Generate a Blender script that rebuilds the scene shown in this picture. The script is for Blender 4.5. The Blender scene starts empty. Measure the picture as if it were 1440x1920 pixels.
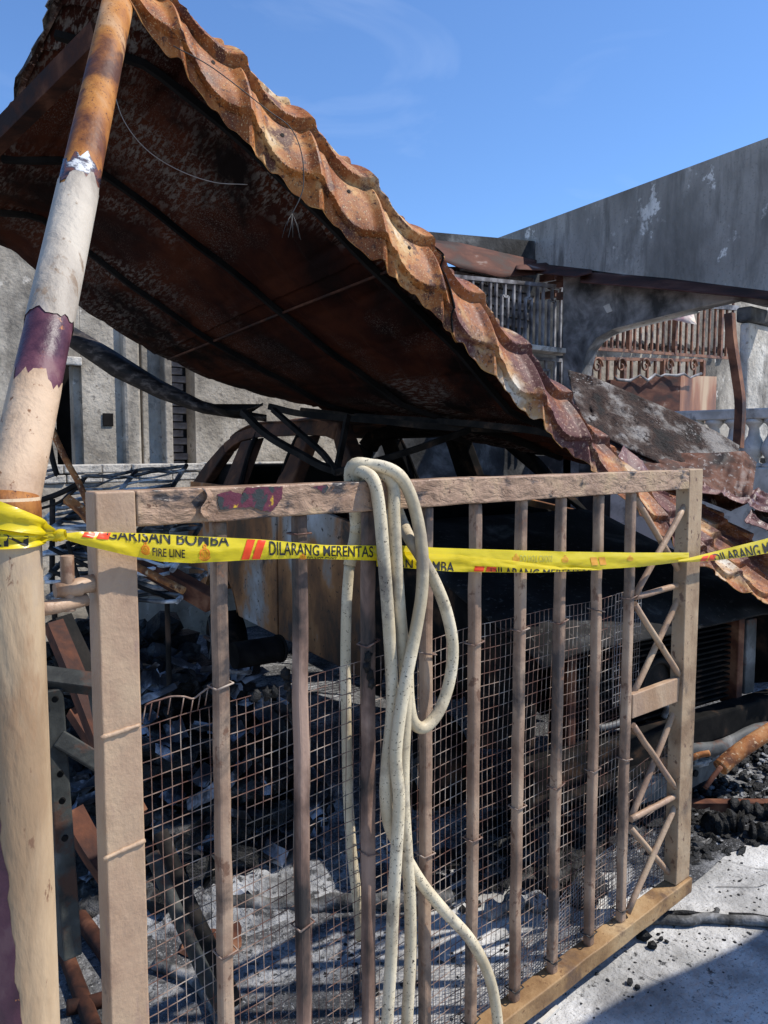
import bpy, bmesh, math, random
import numpy as np
from mathutils import Vector, Matrix, noise as mnoise

random.seed(7)
rng = np.random.default_rng(11)
scene = bpy.context.scene
R = math.radians

# ------------------------------------------------------------------ camera
ANG = R(50.0); SC, CC = math.sin(ANG), math.cos(ANG)   # world X runs along the street, world Y into the plot
FPX, H, PITCH = 1442.0, 1.70, R(4.84)
cam_d = bpy.data.cameras.new('camera'); cam = bpy.data.objects.new('camera', cam_d)
scene.collection.objects.link(cam); scene.camera = cam
cam_d.sensor_fit = 'VERTICAL'; cam_d.sensor_height = 24.0; cam_d.lens = 24.0 * FPX / 1920.0
cam_d.clip_start = 0.02; cam_d.clip_end = 2000
cam.location = (0, 0, H); cam.rotation_euler = (R(90) - PITCH, 0, -(R(90) - ANG))

# ------------------------------------------------------------------ sky, sun, exposure
SUN_EL = R(52.0); SUN_AZ = math.atan2(0.80, -0.60)         # azimuth from +Y towards +X
L = Vector((math.sin(SUN_AZ) * math.cos(SUN_EL), math.cos(SUN_AZ) * math.cos(SUN_EL), math.sin(SUN_EL)))
world = bpy.data.worlds.new('World'); scene.world = world; world.use_nodes = True
wn = world.node_tree; wn.nodes.clear()
wo = wn.nodes.new('ShaderNodeOutputWorld'); wb = wn.nodes.new('ShaderNodeBackground')
sky = wn.nodes.new('ShaderNodeTexSky'); sky.sky_type = 'NISHITA'; sky.sun_disc = False
sky.sun_elevation = SUN_EL; sky.sun_rotation = SUN_AZ
sky.altitude = 30; sky.air_density = 0.95; sky.dust_density = 0.0; sky.ozone_density = 10.0
wb.inputs['Strength'].default_value = 0.15
ctc = wn.nodes.new('ShaderNodeTexCoord'); cmp_ = wn.nodes.new('ShaderNodeMapping'); cmp_.inputs['Scale'].default_value = (2.2, 2.2, 6.0); cmp_.inputs['Rotation'].default_value = (.3, .5, .2)
cno = wn.nodes.new('ShaderNodeTexNoise'); cno.inputs['Scale'].default_value = 1.6; cno.inputs['Detail'].default_value = 9; cno.inputs['Distortion'].default_value = 1.4
cmr = wn.nodes.new('ShaderNodeMapRange'); cmr.inputs[1].default_value = .585; cmr.inputs[2].default_value = .85; cmr.inputs[4].default_value = .09
cmx = wn.nodes.new('ShaderNodeMix'); cmx.data_type = 'RGBA'; cmx.inputs[7].default_value = (6.5, 7.0, 7.6, 1)      # thin cirrus wisps
wn.links.new(ctc.outputs['Generated'], cmp_.inputs[0]); wn.links.new(cmp_.outputs[0], cno.inputs['Vector']); wn.links.new(cno.outputs['Fac'], cmr.inputs[0])
wn.links.new(cmr.outputs[0], cmx.inputs[0]); wn.links.new(sky.outputs[0], cmx.inputs[6]); wn.links.new(cmx.outputs[2], wb.inputs['Color']); wn.links.new(wb.outputs[0], wo.inputs['Surface'])
sun_d = bpy.data.lights.new('sun', 'SUN'); sun = bpy.data.objects.new('sun', sun_d); scene.collection.objects.link(sun)
sun_d.energy = 4.5; sun_d.angle = R(0.55); sun_d.color = (1.0, 0.955, 0.88)
sun.rotation_euler = L.to_track_quat('Z', 'Y').to_euler()
vs = scene.view_settings; vs.view_transform = 'Standard'; vs.look = 'None'; vs.exposure = 0.47; vs.gamma = 1.0
vs.use_curve_mapping = False

# ------------------------------------------------------------------ helpers
def ray(px, py):
    x = (px - 720) / FPX; v = -(py - 960) / FPX
    Y = math.cos(PITCH) + v * math.sin(PITCH); Z = -math.sin(PITCH) + v * math.cos(PITCH)
    return Vector((x * SC + Y * CC, -x * CC + Y * SC, Z))
O = Vector((0, 0, H))
def at_b(px, py, b): r = ray(px, py); return O + r * (b / r.y)
def at_a(px, py, a): r = ray(px, py); return O + r * (a / r.x)
def at_z(px, py, z=0.0): r = ray(px, py); return O + r * ((z - H) / r.z)
def at_d(px, py, d): return O + ray(px, py) * d

COL = scene.collection
ORG = {}
def tag(o, label=None, cat=None, group=None, kind=None):
    if label: o['label'] = label
    if cat: o['category'] = cat
    if group: o['group'] = group
    if kind: o['kind'] = kind
    return o
def empty(name, loc, label, cat, group=None, rz=0.0):
    o = bpy.data.objects.new(name, None); COL.objects.link(o)
    o.location = loc; o.rotation_euler = (0, 0, rz); o.empty_display_size = 0.1
    ORG[o.name] = Vector(loc)
    return tag(o, label, cat, group)

class MB:
    def __init__(s): s.v = []; s.f = []; s.sm = []
    def add(s, vs_, fs, smooth=False):
        n = len(s.v); s.v += [tuple(p) for p in vs_]
        for f in fs: s.f.append(tuple(i + n for i in f)); s.sm.append(smooth)
        return s
    def box(s, p0, p1):
        x0, y0, z0 = p0; x1, y1, z1 = p1
        return s.add([(x0,y0,z0),(x1,y0,z0),(x1,y1,z0),(x0,y1,z0),(x0,y0,z1),(x1,y0,z1),(x1,y1,z1),(x0,y1,z1)],
                     [(0,3,2,1),(4,5,6,7),(0,1,5,4),(1,2,6,5),(2,3,7,6),(3,0,4,7)])
    def beam(s, p, q, w, h, up=(0, 0, 1), seg=1):
        p, q = Vector(p), Vector(q); d = (q - p).normalized(); up = Vector(up)
        if abs(d.dot(up)) > .98: up = Vector((0, 1, 0))
        x = d.cross(up).normalized(); y = x.cross(d).normalized()
        vs_, fs = [], []
        for i in range(seg + 1):
            c = p.lerp(q, i / seg)
            vs_ += [c + x*w/2*a + y*h/2*b for a, b in ((-1,-1),(1,-1),(1,1),(-1,1))]
        for i in range(seg):
            for k in range(4): fs.append((i*4+k, i*4+(k+1)%4, i*4+4+(k+1)%4, i*4+4+k))
        fs.append((3,2,1,0)); m = seg*4; fs.append((m, m+1, m+2, m+3))
        return s.add(vs_, fs)
    def tube(s, pts, r, n=8, caps=True, smooth=True):
        pts = [Vector(p) for p in pts]; m = len(pts)
        rs = r if isinstance(r, (list, tuple)) else [r] * m
        vs_, fs = [], []; t0 = (pts[1] - pts[0]).normalized()
        nrm = t0.orthogonal().normalized()
        for i in range(m):
            t = ((pts[i+1] if i < m-1 else pts[i]) - (pts[i-1] if i else pts[i])).normalized()
            nrm = (nrm - t * nrm.dot(t)).normalized(); bn = t.cross(nrm)
            for k in range(n):
                a = 2*math.pi*k/n; vs_.append(pts[i] + (nrm*math.cos(a) + bn*math.sin(a)) * rs[i])
        for i in range(m-1):
            for k in range(n): fs.append((i*n+k, i*n+(k+1)%n, (i+1)*n+(k+1)%n, (i+1)*n+k))
        s.add(vs_, fs, smooth)
        if caps:
            b = len(s.v) - m*n
            s.f.append(tuple(b + k for k in reversed(range(n)))); s.sm.append(False)
            s.f.append(tuple(b + (m-1)*n + k for k in range(n))); s.sm.append(False)
        return s
    def prism(s, poly, ext):
        """poly: 3D points of a flat outline; ext: vector of the thickness"""
        n = len(poly); ext = Vector(ext); poly = [Vector(p) for p in poly]
        return s.add(poly + [p + ext for p in poly],
              [tuple(range(n)), tuple(reversed(range(n, 2*n)))] + [(i, i+n, (i+1)%n+n, (i+1)%n) for i in range(n)])
    def grid(s, G, smooth=True):
        nu, nv = len(G), len(G[0]); vs_ = [p for row in G for p in row]
        return s.add(vs_, [(i*nv+j, i*nv+j+1, (i+1)*nv+j+1, (i+1)*nv+j) for i in range(nu-1) for j in range(nv-1)], smooth)
    def lump(s, c, r, sub=2, rough=.35, freq=1.6, squash=(1,1,1), smooth=False, seed=None):
        bm = bmesh.new(); bmesh.ops.create_icosphere(bm, subdivisions=sub, radius=1)
        off = Vector((random.uniform(-99,99), random.uniform(-99,99), random.uniform(-99,99)))
        c = Vector(c); q = Matrix.Rotation(random.uniform(0,6.3), 3, (random.random()-.5, random.random()-.5, 1))
        vs_ = []
        for v in bm.verts:
            p = v.co * (1 + rough * 1.6 * mnoise.noise(v.co * freq + off))
            p = q @ p; vs_.append(c + Vector((p.x*squash[0], p.y*squash[1], p.z*squash[2])) * r)
        bm.verts.index_update()
        s.add(vs_, [tuple(v.index for v in f.verts) for f in bm.faces], smooth); bm.free()
        return s
    def build(s, name, mat, parent=None, local=False, bevel=0, bseg=2, solid=0, label=None, fixn=True):
        org = Vector((0, 0, 0))
        if parent is not None and not local: org = ORG[parent.name]
        me = bpy.data.meshes.new(name)
        me.from_pydata([tuple(Vector(p) - org) for p in s.v], [], s.f); me.update()
        me.polygons.foreach_set('use_smooth', s.sm)
        if fixn:
            bm = bmesh.new(); bm.from_mesh(me); bmesh.ops.recalc_face_normals(bm, faces=bm.faces); bm.to_mesh(me); bm.free()
        o = bpy.data.objects.new(name, me); COL.objects.link(o)
        for m_ in (mat if isinstance(mat, (list, tuple)) else [mat]): me.materials.append(m_)
        if parent is not None: o.parent = parent
        ORG[o.name] = org
        if solid: m_ = o.modifiers.new('solid', 'SOLIDIFY'); m_.thickness = solid; m_.offset = 0
        if bevel: m_ = o.modifiers.new('bevel', 'BEVEL'); m_.width = bevel; m_.segments = bseg; m_.limit_method = 'ANGLE'; m_.angle_limit = R(40)
        if label: o['label'] = label
        return o
def thing(name, mb, mat, label, cat, group=None, **k):
    """a thing that is one mesh: its origin goes to the base of its vertices"""
    V = np.array([tuple(p) for p in mb.v]); c = (V.min(0) + V.max(0)) / 2; c[2] = V[:, 2].min()
    mb.v = [tuple(np.array(p) - c) for p in mb.v]
    o = mb.build(name, mat, **k); o.location = c; ORG[o.name] = Vector(c)
    return tag(o, label, cat, group)
def smooth_pts(pts, n=8):
    """Catmull-Rom through pts"""
    pts = [Vector(p) for p in pts]; out = []
    P = [pts[0]*2 - pts[1]] + pts + [pts[-1]*2 - pts[-2]]
    for i in range(1, len(P)-2):
        a, b, c, d = P[i-1:i+3]
        for k in range(n):
            t = k/n
            out.append(.5*((2*b) + (c-a)*t + (2*a-5*b+4*c-d)*t*t + (3*b-a-3*c+d)*t**3))
    out.append(pts[-1]); return out
def wob(pts, amp, freq=6, seed=0):
    o = Vector((seed*13.7, seed*3.1, 5))
    return [Vector(p) + Vector((mnoise.noise(Vector(p)*freq+o), mnoise.noise(Vector(p)*freq+o+Vector((7,9,1))), mnoise.noise(Vector(p)*freq+o+Vector((3,1,8)))))*amp for p in pts]

# ------------------------------------------------------------------ materials
def mat(name, cols, scale=6, rough=.7, bump=.25, bscale=30, metal=0.0, stretch=(1,1,1), detail=8, over=(), rvar=.1, spec=.22, bdist=.004, distort=.3, wrinkle=None):
    """cols: (position, colour) ramp over a noise; over: (scale, lo, hi, colour, stretch) blotches laid on top"""
    m = bpy.data.materials.new(name); m.use_nodes = True
    nt = m.node_tree; N = nt.nodes; K = nt.links; N.clear()
    out = N.new('ShaderNodeOutputMaterial'); bs = N.new('ShaderNodeBsdfPrincipled'); K.new(bs.outputs[0], out.inputs[0])
    tc = N.new('ShaderNodeTexCoord')
    def nz(sc, st, det=8, ds=0.0, ro=.6):
        mp = N.new('ShaderNodeMapping'); mp.inputs['Scale'].default_value = st
        K.new(tc.outputs['Object'], mp.inputs[0])
        t = N.new('ShaderNodeTexNoise'); t.inputs['Scale'].default_value = sc; t.inputs['Detail'].default_value = det
        t.inputs['Roughness'].default_value = ro; t.inputs['Distortion'].default_value = ds
        K.new(mp.outputs[0], t.inputs['Vector']); return t
    n1 = nz(scale, stretch, detail, distort)
    rp = N.new('ShaderNodeValToRGB'); K.new(n1.outputs['Fac'], rp.inputs[0])
    el = rp.color_ramp.elements
    while len(el) < len(cols): el.new(.5)
    for e, (p, c) in zip(el, cols): e.position = .5 + (p-.5)*.62; e.color = (*c, 1)
    col = rp.outputs[0]
    for ov in over:
        (sc, lo, hi, c, st), msk = ov[:5], (ov[5] if len(ov) > 5 else None)
        lo, hi = .5 + (lo-.5)*.74, .5 + (hi-.5)*.74
        t = nz(sc, st, 9, .2, .65)
        r2 = N.new('ShaderNodeMapRange'); r2.inputs[1].default_value = lo; r2.inputs[2].default_value = hi
        K.new(t.outputs['Fac'], r2.inputs[0])
        fac = r2.outputs[0]
        if msk:
            t3 = nz(msk[0], (1,1,1), 4, .5, .55); r3 = N.new('ShaderNodeMapRange'); r3.inputs[1].default_value = msk[1]; r3.inputs[2].default_value = msk[2]
            K.new(t3.outputs['Fac'], r3.inputs[0]); ml = N.new('ShaderNodeMath'); ml.operation = 'MULTIPLY'; K.new(fac, ml.inputs[0]); K.new(r3.outputs[0], ml.inputs[1]); fac = ml.outputs[0]
        mx = N.new('ShaderNodeMix'); mx.data_type = 'RGBA'; K.new(fac, mx.inputs[0])
        K.new(col, mx.inputs[6]); mx.inputs[7].default_value = (*c, 1); col = mx.outputs[2]
    K.new(col, bs.inputs['Base Color'])
    rr = N.new('ShaderNodeMapRange'); rr.inputs[3].default_value = max(.05, rough - rvar); rr.inputs[4].default_value = min(1, rough + rvar)
    rr.inputs[1].default_value = .38; rr.inputs[2].default_value = .62
    K.new(n1.outputs['Fac'], rr.inputs[0]); K.new(rr.outputs[0], bs.inputs['Roughness'])
    bs.inputs['Metallic'].default_value = metal
    bs.inputs['Specular IOR Level'].default_value = spec
    nb = nz(bscale, stretch, 6)
    bp = N.new('ShaderNodeBump'); bp.inputs['Strength'].default_value = bump; bp.inputs['Distance'].default_value = bdist
    K.new(nb.outputs['Fac'], bp.inputs['Height'])
    last = bp
    if wrinkle:
        sc, st, stg, dist = wrinkle
        t = nz(sc, st, 4, .35, .55)
        b2 = N.new('ShaderNodeBump'); b2.inputs['Strength'].default_value = stg; b2.inputs['Distance'].default_value = dist
        K.new(t.outputs['Fac'], b2.inputs['Height']); K.new(bp.outputs[0], b2.inputs['Normal']); last = b2
    K.new(last.outputs[0], bs.inputs['Normal'])
    m['bsdf'] = bs.name
    return m

char = (.012, .011, .011)
M = {}
M['gate'] = mat('gate_paint', [(.3,(.25,.155,.10)),(.48,(.37,.245,.158)),(.7,(.43,.305,.195))], 3.5, .5, .4, 90, over=[(2.2,.52,.66,(.30,.18,.10),(1,1,.5)),(14,.60,.70,(.31,.20,.145),(1,1,.3)),(5,.64,.72,(.10,.07,.055),(1,1,1))], wrinkle=(24,(1,1,.5),.45,.007), spec=.35)
M['gate_rail'] = mat('scorched_rail_paint', [(.3,(.22,.135,.088)),(.5,(.34,.22,.145)),(.7,(.40,.28,.165))], 6, .42, .35, 60, over=[(7,.58,.66,(.05,.042,.04),(1,1,2)),(60,.64,.7,(.12,.065,.04),(1,1,1))], wrinkle=(16,(1,1,2.0),.75,.018))
M['gate_bar'] = mat('gate_bar_paint', [(.3,(.16,.10,.068)),(.5,(.28,.182,.122)),(.7,(.37,.258,.175))], 5, .5, .4, 80, over=[(2.5,.55,.66,(.055,.043,.038),(1,1,.7)),(30,.60,.68,(.15,.08,.05),(1,1,.8))], wrinkle=(40,(1,1,.6),.3,.004), spec=.35)
M['gate_ochre'] = mat('ochre_weathered_paint', [(.3,(.19,.108,.05)),(.5,(.31,.19,.09)),(.7,(.38,.26,.14))], 5, .6, .5, 90, over=[(6,.56,.68,(.13,.08,.05),(1,1,1)),(40,.64,.70,(.14,.07,.035),(1,1,1))], wrinkle=(26,(1,1,.8),.35,.006))
M['lock_paint'] = mat('charred_lock_stile_paint', [(.3,(.22,.138,.078)),(.5,(.34,.232,.138)),(.7,(.41,.30,.19))], 5, .55, .4, 80, over=[(3,.54,.64,(.05,.043,.04),(1,1,.6)),(40,.62,.69,(.14,.08,.05),(1,1,.8))], wrinkle=(30,(1,1,.6),.35,.006), spec=.35)
M['charred_bar'] = mat('charred_bar_paint', [(.35,(.03,.026,.025)),(.5,(.16,.10,.075)),(.65,(.33,.22,.165))], 5, .5, .5, 60, stretch=(1,1,.5), wrinkle=(30,(1,1,.3),.5,.006))
M['peeled'] = mat('peeled_old_paint', [(.42,(.035,.04,.04)),(.50,(.10,.025,.04)),(.70,(.12,.03,.045)),(.80,(.5,.32,.02))], 32, .4, .5, 90, detail=4)
M['wire'] = mat('rusted_wire', [(.35,(.12,.06,.045)),(.52,(.24,.16,.12)),(.68,(.38,.31,.25))], 14, .6, .2, 80, over=[(3,.56,.66,(.04,.04,.042),(1,1,1))])
M['cream_pole'] = mat('cream_pole_paint', [(.3,(.22,.185,.148)),(.5,(.34,.292,.238)),(.7,(.44,.385,.315))], 6, .55, .5, 80, over=[(5,.56,.70,(.20,.19,.195),(1,1,.5)),(24,.62,.70,(.22,.16,.11),(1,1,.4))], stretch=(1,1,.5), wrinkle=(26,(1,1,.35),.7,.010))
M['ochre_pole'] = mat('ochre_pole_paint', [(.3,(.27,.17,.105)),(.5,(.40,.272,.175)),(.7,(.47,.335,.225))], 5, .55, .5, 70, over=[(40,.66,.71,(.20,.10,.05),(1,1,1)),(5,.56,.70,(.27,.19,.15),(1,1,.5))], wrinkle=(20,(1,1,.4),.7,.010))
M['lower_post'] = mat('lower_post_paint', [(.3,(.28,.185,.108)),(.5,(.41,.292,.18)),(.7,(.49,.375,.25))], 4, .5, .45, 70, stretch=(1,1,.3), over=[(6,.57,.68,(.28,.165,.09),(1,1,.3)),(3,.56,.70,(.28,.215,.165),(1,1,.5)),(30,.66,.71,(.18,.10,.06),(1,1,.4))], wrinkle=(16,(1,1,.3),.7,.010))
M['maroon'] = mat('maroon_primer', [(.3,(.05,.018,.03)),(.55,(.115,.04,.055)),(.7,(.16,.075,.08))], 9, .5, .5, 60, spec=.3, over=[(24,.70,.73,(.42,.16,.05),(1,1,1))])
M['rust_pole'] = mat('orange_rust_pole', [(.3,(.07,.024,.012)),(.46,(.24,.085,.02)),(.60,(.37,.15,.032)),(.78,(.42,.24,.12))], 5, .6, .5, 60, stretch=(1,1,.6), over=[(14,.58,.66,(.13,.045,.02),(1,1,.5)),(120,.62,.68,(.08,.03,.02),(1,1,1)),(2.5,.58,.66,(.08,.03,.016),(1,1,1))], wrinkle=(24,(1,1,.5),.5,.006))
M['hose'] = mat('mildewed_hose', [(.3,(.40,.325,.21)),(.55,(.58,.49,.335)),(.75,(.66,.58,.43))], 5, .55, .3, 90, over=[(6,.55,.68,(.29,.235,.165),(1,1,1)),(2.5,.58,.68,(.21,.18,.14),(1,1,1)),(150,.625,.67,(.025,.02,.016),(1,1,1),(5,.38,.52))], spec=.3)
M['roof_top'] = mat('rusted_tile_sheet', [(.28,(.07,.02,.009)),(.42,(.24,.072,.015)),(.53,(.36,.135,.034)),(.64,(.46,.285,.125)),(.80,(.62,.56,.45))], 4.0, .6, .5, 150, over=[(2.6,.50,.62,(.19,.055,.014),(1,1,1)),(8,.55,.64,(.085,.03,.018),(1,1,1)),(60,.58,.68,(.07,.024,.012),(1,1,1)),(200,.60,.68,(.45,.30,.15),(1,1,1))], bdist=.0025)
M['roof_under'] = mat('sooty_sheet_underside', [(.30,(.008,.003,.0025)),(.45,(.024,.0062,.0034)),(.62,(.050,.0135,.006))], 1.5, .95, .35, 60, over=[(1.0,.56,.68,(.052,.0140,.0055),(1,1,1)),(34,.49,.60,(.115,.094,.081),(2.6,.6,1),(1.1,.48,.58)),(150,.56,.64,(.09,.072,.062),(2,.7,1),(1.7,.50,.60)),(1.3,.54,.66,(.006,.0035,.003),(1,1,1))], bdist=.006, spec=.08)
M['roof_edge'] = mat('raw_rust_edge', [(.35,(.28,.10,.03)),(.6,(.52,.27,.08))], 14, .6, .4, 60)
M['soot_steel'] = mat('sooty_steel', [(.35,(.007,.0065,.006)),(.6,(.025,.021,.018)),(.76,(.07,.045,.032))], 7, .8, .4, 50, spec=.12)
M['dark_rust'] = mat('dark_rust_steel', [(.35,(.016,.007,.005)),(.55,(.05,.018,.010)),(.72,(.10,.042,.024))], 7, .85, .4, 50, spec=.2)
M['rust_steel'] = mat('rusty_steel', [(.35,(.04,.015,.010)),(.55,(.11,.04,.021)),(.74,(.21,.10,.055))], 7, .8, .4, 50)
M['rust_orange'] = mat('orange_rust_pipe', [(.32,(.10,.035,.014)),(.5,(.30,.11,.032)),(.72,(.42,.23,.10))], 9, .75, .5, 70, over=[(12,.56,.66,(.08,.03,.015),(1,1,1)),(60,.60,.68,(.45,.30,.17),(1,1,1))])
M['grey_steel'] = mat('burnt_grey_steel', [(.3,(.035,.035,.034)),(.55,(.09,.09,.086)),(.74,(.19,.185,.175))], 6, .65, .3, 50, over=[(8,.56,.66,(.08,.04,.028),(1,1,1))])
M['green_steel'] = mat('burnt_green_grey_steel', [(.3,(.018,.019,.018)),(.55,(.055,.058,.053)),(.76,(.13,.13,.12))], 6, .65, .4, 60, over=[(9,.56,.66,(.06,.03,.02),(1,1,1))])
M['fallen_sheet'] = mat('ash_crusted_sheet', [(.3,(.008,.006,.005)),(.44,(.032,.016,.011)),(.56,(.075,.055,.045)),(.72,(.26,.24,.22))], 5, .9, .9, 50, over=[(24,.54,.64,(.02,.012,.010),(1,1,1)),(60,.60,.68,(.30,.28,.26),(1,1,1),(3,.50,.60)),(2.2,.52,.62,(.22,.20,.18),(1,1,1))], bdist=.02)
M['brown_sheet'] = mat('dark_brown_burnt_sheet', [(.3,(.014,.009,.008)),(.46,(.055,.022,.014)),(.6,(.115,.045,.025)),(.78,(.26,.21,.18))], 4.5, .75, .5, 60, over=[(30,.60,.68,(.22,.19,.17),(1,1,1))])
M['purple_sheet'] = mat('plum_rust_sheet', [(.3,(.06,.026,.024)),(.5,(.13,.06,.055)),(.7,(.24,.14,.115))], 5, .5, .5, 120, over=[(60,.64,.68,(.5,.42,.36),(1,1,1))])
M['concrete'] = mat('ash_dusted_concrete', [(.25,(.25,.242,.228)),(.45,(.42,.407,.386)),(.7,(.56,.545,.52))], 1.9, .88, .8, 30, over=[(2.3,.50,.70,(.20,.193,.184),(1,1,1)),(.8,.52,.64,(.27,.262,.25),(1,1,1)),(34,.60,.68,(.05,.048,.046),(1,1,1),(1.6,.46,.58)),(110,.60,.69,(.15,.146,.14),(1,1,1))], bdist=.02)
M['ash_floor'] = mat('sooty_ash_floor', [(.30,(.03,.03,.031)),(.45,(.11,.11,.112)),(.58,(.22,.22,.224)),(.74,(.36,.362,.37))], 2.2, .95, .9, 34, over=[(38,.52,.64,(.05,.05,.052),(1,1,1)),(1.3,.50,.62,(.06,.06,.062),(1,1,1)),(120,.60,.68,(.32,.32,.325),(1,1,1))], bdist=.03, spec=.05)
M['ash_pile'] = mat('pale_ash_heap', [(.3,(.12,.12,.122)),(.5,(.27,.272,.278)),(.7,(.40,.403,.41))], 6, .95, .9, 45, over=[(30,.54,.62,(.05,.05,.052),(1,1,1)),(3,.54,.66,(.10,.10,.102),(1,1,1))], bdist=.03)
M['charcoal'] = mat('charcoal', [(.3,(.004,.004,.004)),(.55,(.014,.0135,.013)),(.78,(.11,.107,.103))], 9, .6, .9, 40, bdist=.02)
M['paper'] = mat('burnt_paper', [(.35,(.010,.010,.012)),(.52,(.05,.052,.06)),(.70,(.40,.42,.47))], 5, .8, .3, 40)
M['plaster'] = mat('smoked_plaster', [(.25,(.15,.128,.10)),(.45,(.31,.272,.22)),(.7,(.46,.41,.34))], 1.6, .9, .6, 22, over=[(1.1,.54,.70,(.09,.08,.068),(1,1,.5)),(14,.58,.68,(.20,.175,.145),(1,1,1)),(7,.60,.66,(.55,.50,.43),(1,1,1),(2,.5,.6))], bdist=.02)
M['plaster_pale'] = mat('scorched_pale_plaster', [(.25,(.34,.31,.27)),(.5,(.50,.465,.41)),(.7,(.62,.585,.53))], 2.6, .9, .7, 14, over=[(3,.55,.7,(.2,.18,.155),(1,1,.5)),(20,.58,.68,(.3,.275,.24),(1,1,1))], bdist=.03)
M['parapet'] = mat('sooty_parapet_plaster', [(.25,(.22,.203,.18)),(.5,(.35,.325,.29)),(.75,(.45,.42,.378))], 1.3, .9, .7, 30, stretch=(1,1,.5), over=[(2.2,.66,.69,(.72,.68,.62),(1,1.3,1)),(4,.50,.72,(.17,.158,.14),(2,2,.3)),(1.2,.54,.70,(.15,.14,.124),(1,1,.4)),(40,.58,.72,(.20,.186,.165),(1,1,1)),(14,.60,.70,(.5,.465,.42),(1,1,1),(2.0,.52,.6))], bdist=.015)
M['soot_wall'] = mat('blackened_wall', [(.3,(.014,.014,.014)),(.55,(.05,.05,.05)),(.75,(.16,.16,.155))], 2.4, .9, .5, 24, bdist=.015)
M['brick'] = mat('smoked_brick', [(.3,(.10,.085,.075)),(.55,(.23,.20,.18)),(.75,(.36,.33,.30))], 5, .9, .5, 30)
M['brick_red'] = mat('smoked_red_brick', [(.3,(.07,.04,.032)),(.6,(.19,.10,.075))], 5, .9, .5, 30)
M['mortar'] = mat('soot_mortar', [(.3,(.012,.012,.012)),(.7,(.05,.047,.045))], 8, .95, .5, 30)
M['black_hollow'] = mat('burnt_and_shaded_black', [(.3,(.004,.004,.004)),(.7,(.018,.016,.015))], 2, .97, .3, 20, spec=.05)
M['rust_flash'] = mat('rusted_flashing', [(.3,(.03,.014,.011)),(.5,(.075,.028,.019)),(.68,(.13,.058,.04)),(.86,(.34,.28,.24))], 2.6, .8, .4, 40, stretch=(1,1,3))
M['white_cement'] = mat('white_balustrade', [(.3,(.42,.39,.34)),(.6,(.64,.60,.54))], 6, .8, .4, 30, over=[(5,.56,.7,(.2,.185,.165),(1,1,1))])
M['grille'] = mat('burnt_grille', [(.3,(.05,.045,.045)),(.5,(.17,.16,.165)),(.7,(.34,.335,.34))], 5, .6, .3, 40)
M['grille_rust'] = mat('rusted_grille', [(.35,(.10,.05,.035)),(.6,(.26,.13,.08))], 9, .6, .3, 40)
M['car_body'] = mat('burnt_car_panel', [(.3,(.05,.03,.02)),(.44,(.20,.085,.035)),(.56,(.36,.16,.06)),(.66,(.30,.26,.22)),(.82,(.5,.5,.5))], 1.8, .6, .3, 50, over=[(30,.64,.7,(.03,.02,.015),(1,1,1)),(3,.58,.68,(.05,.04,.035),(1,1,.6))], stretch=(1,1,.6))
M['car_brown'] = mat('burnt_pillar_rust', [(.3,(.05,.026,.018)),(.5,(.16,.07,.038)),(.7,(.27,.13,.07))], 5, .6, .3, 50)
M['car_hood'] = mat('burnt_bonnet', [(.3,(.005,.005,.005)),(.5,(.013,.0125,.012)),(.70,(.03,.029,.028)),(.86,(.13,.13,.128))], 2.6, .92, .4, 60, over=[(40,.62,.70,(.06,.055,.05),(1,1,1))], spec=.12, rvar=.05)
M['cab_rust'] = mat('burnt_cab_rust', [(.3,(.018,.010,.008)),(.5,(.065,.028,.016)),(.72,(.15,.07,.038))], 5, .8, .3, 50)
M['car_dark'] = mat('burnt_and_shaded_car', [(.35,(.004,.004,.004)),(.6,(.012,.011,.010)),(.8,(.06,.035,.022))], 6, .92, .4, 40, spec=.06)
M['alu'] = mat('melted_aluminium', [(.35,(.10,.10,.10)),(.6,(.26,.26,.26))], 8, .6, .4, 40)
M['black_rubber'] = mat('charred_cable', [(.3,(.02,.02,.02)),(.55,(.09,.088,.085)),(.75,(.24,.235,.23))], 14, .75, .8, 50, bdist=.01)
M['thin_wire'] = mat('thin_wire', [(.3,(.02,.02,.02)),(.7,(.06,.055,.05))], 6, .5, .1, 40)
M['pale_wire'] = mat('pale_thin_wire', [(.3,(.20,.17,.15)),(.7,(.34,.3,.27))], 6, .5, .1, 40)
M['ink'] = mat('tape_black_ink', [(.3,(.012,.012,.012)),(.7,(.03,.03,.03))], 20, .4, .05, 40)
M['ink_red'] = mat('tape_red_ink', [(.3,(.62,.045,.012)),(.7,(.70,.07,.02))], 20, .35, .05, 40)
M['ink_orange'] = mat('tape_orange_ink', [(.3,(.55,.15,.01)),(.7,(.62,.20,.02))], 20, .4, .05, 40)
M['ink_faint'] = mat('tape_back_print', [(.3,(.40,.34,.05)),(.7,(.46,.40,.06))], 20, .35, .05, 40)
M['ink_faint_red'] = mat('tape_back_print_red', [(.3,(.60,.26,.03)),(.7,(.64,.30,.04))], 20, .35, .05, 40)
M['cloth'] = mat('scorched_cloth', [(.3,(.36,.20,.22)),(.7,(.6,.52,.46))], 5, .8, .3, 30)
M['box_rust'] = mat('rusted_tank', [(.3,(.12,.05,.03)),(.5,(.30,.14,.08)),(.7,(.46,.33,.22))], 2.2, .6, .3, 30, stretch=(1,1,.3))

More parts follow.
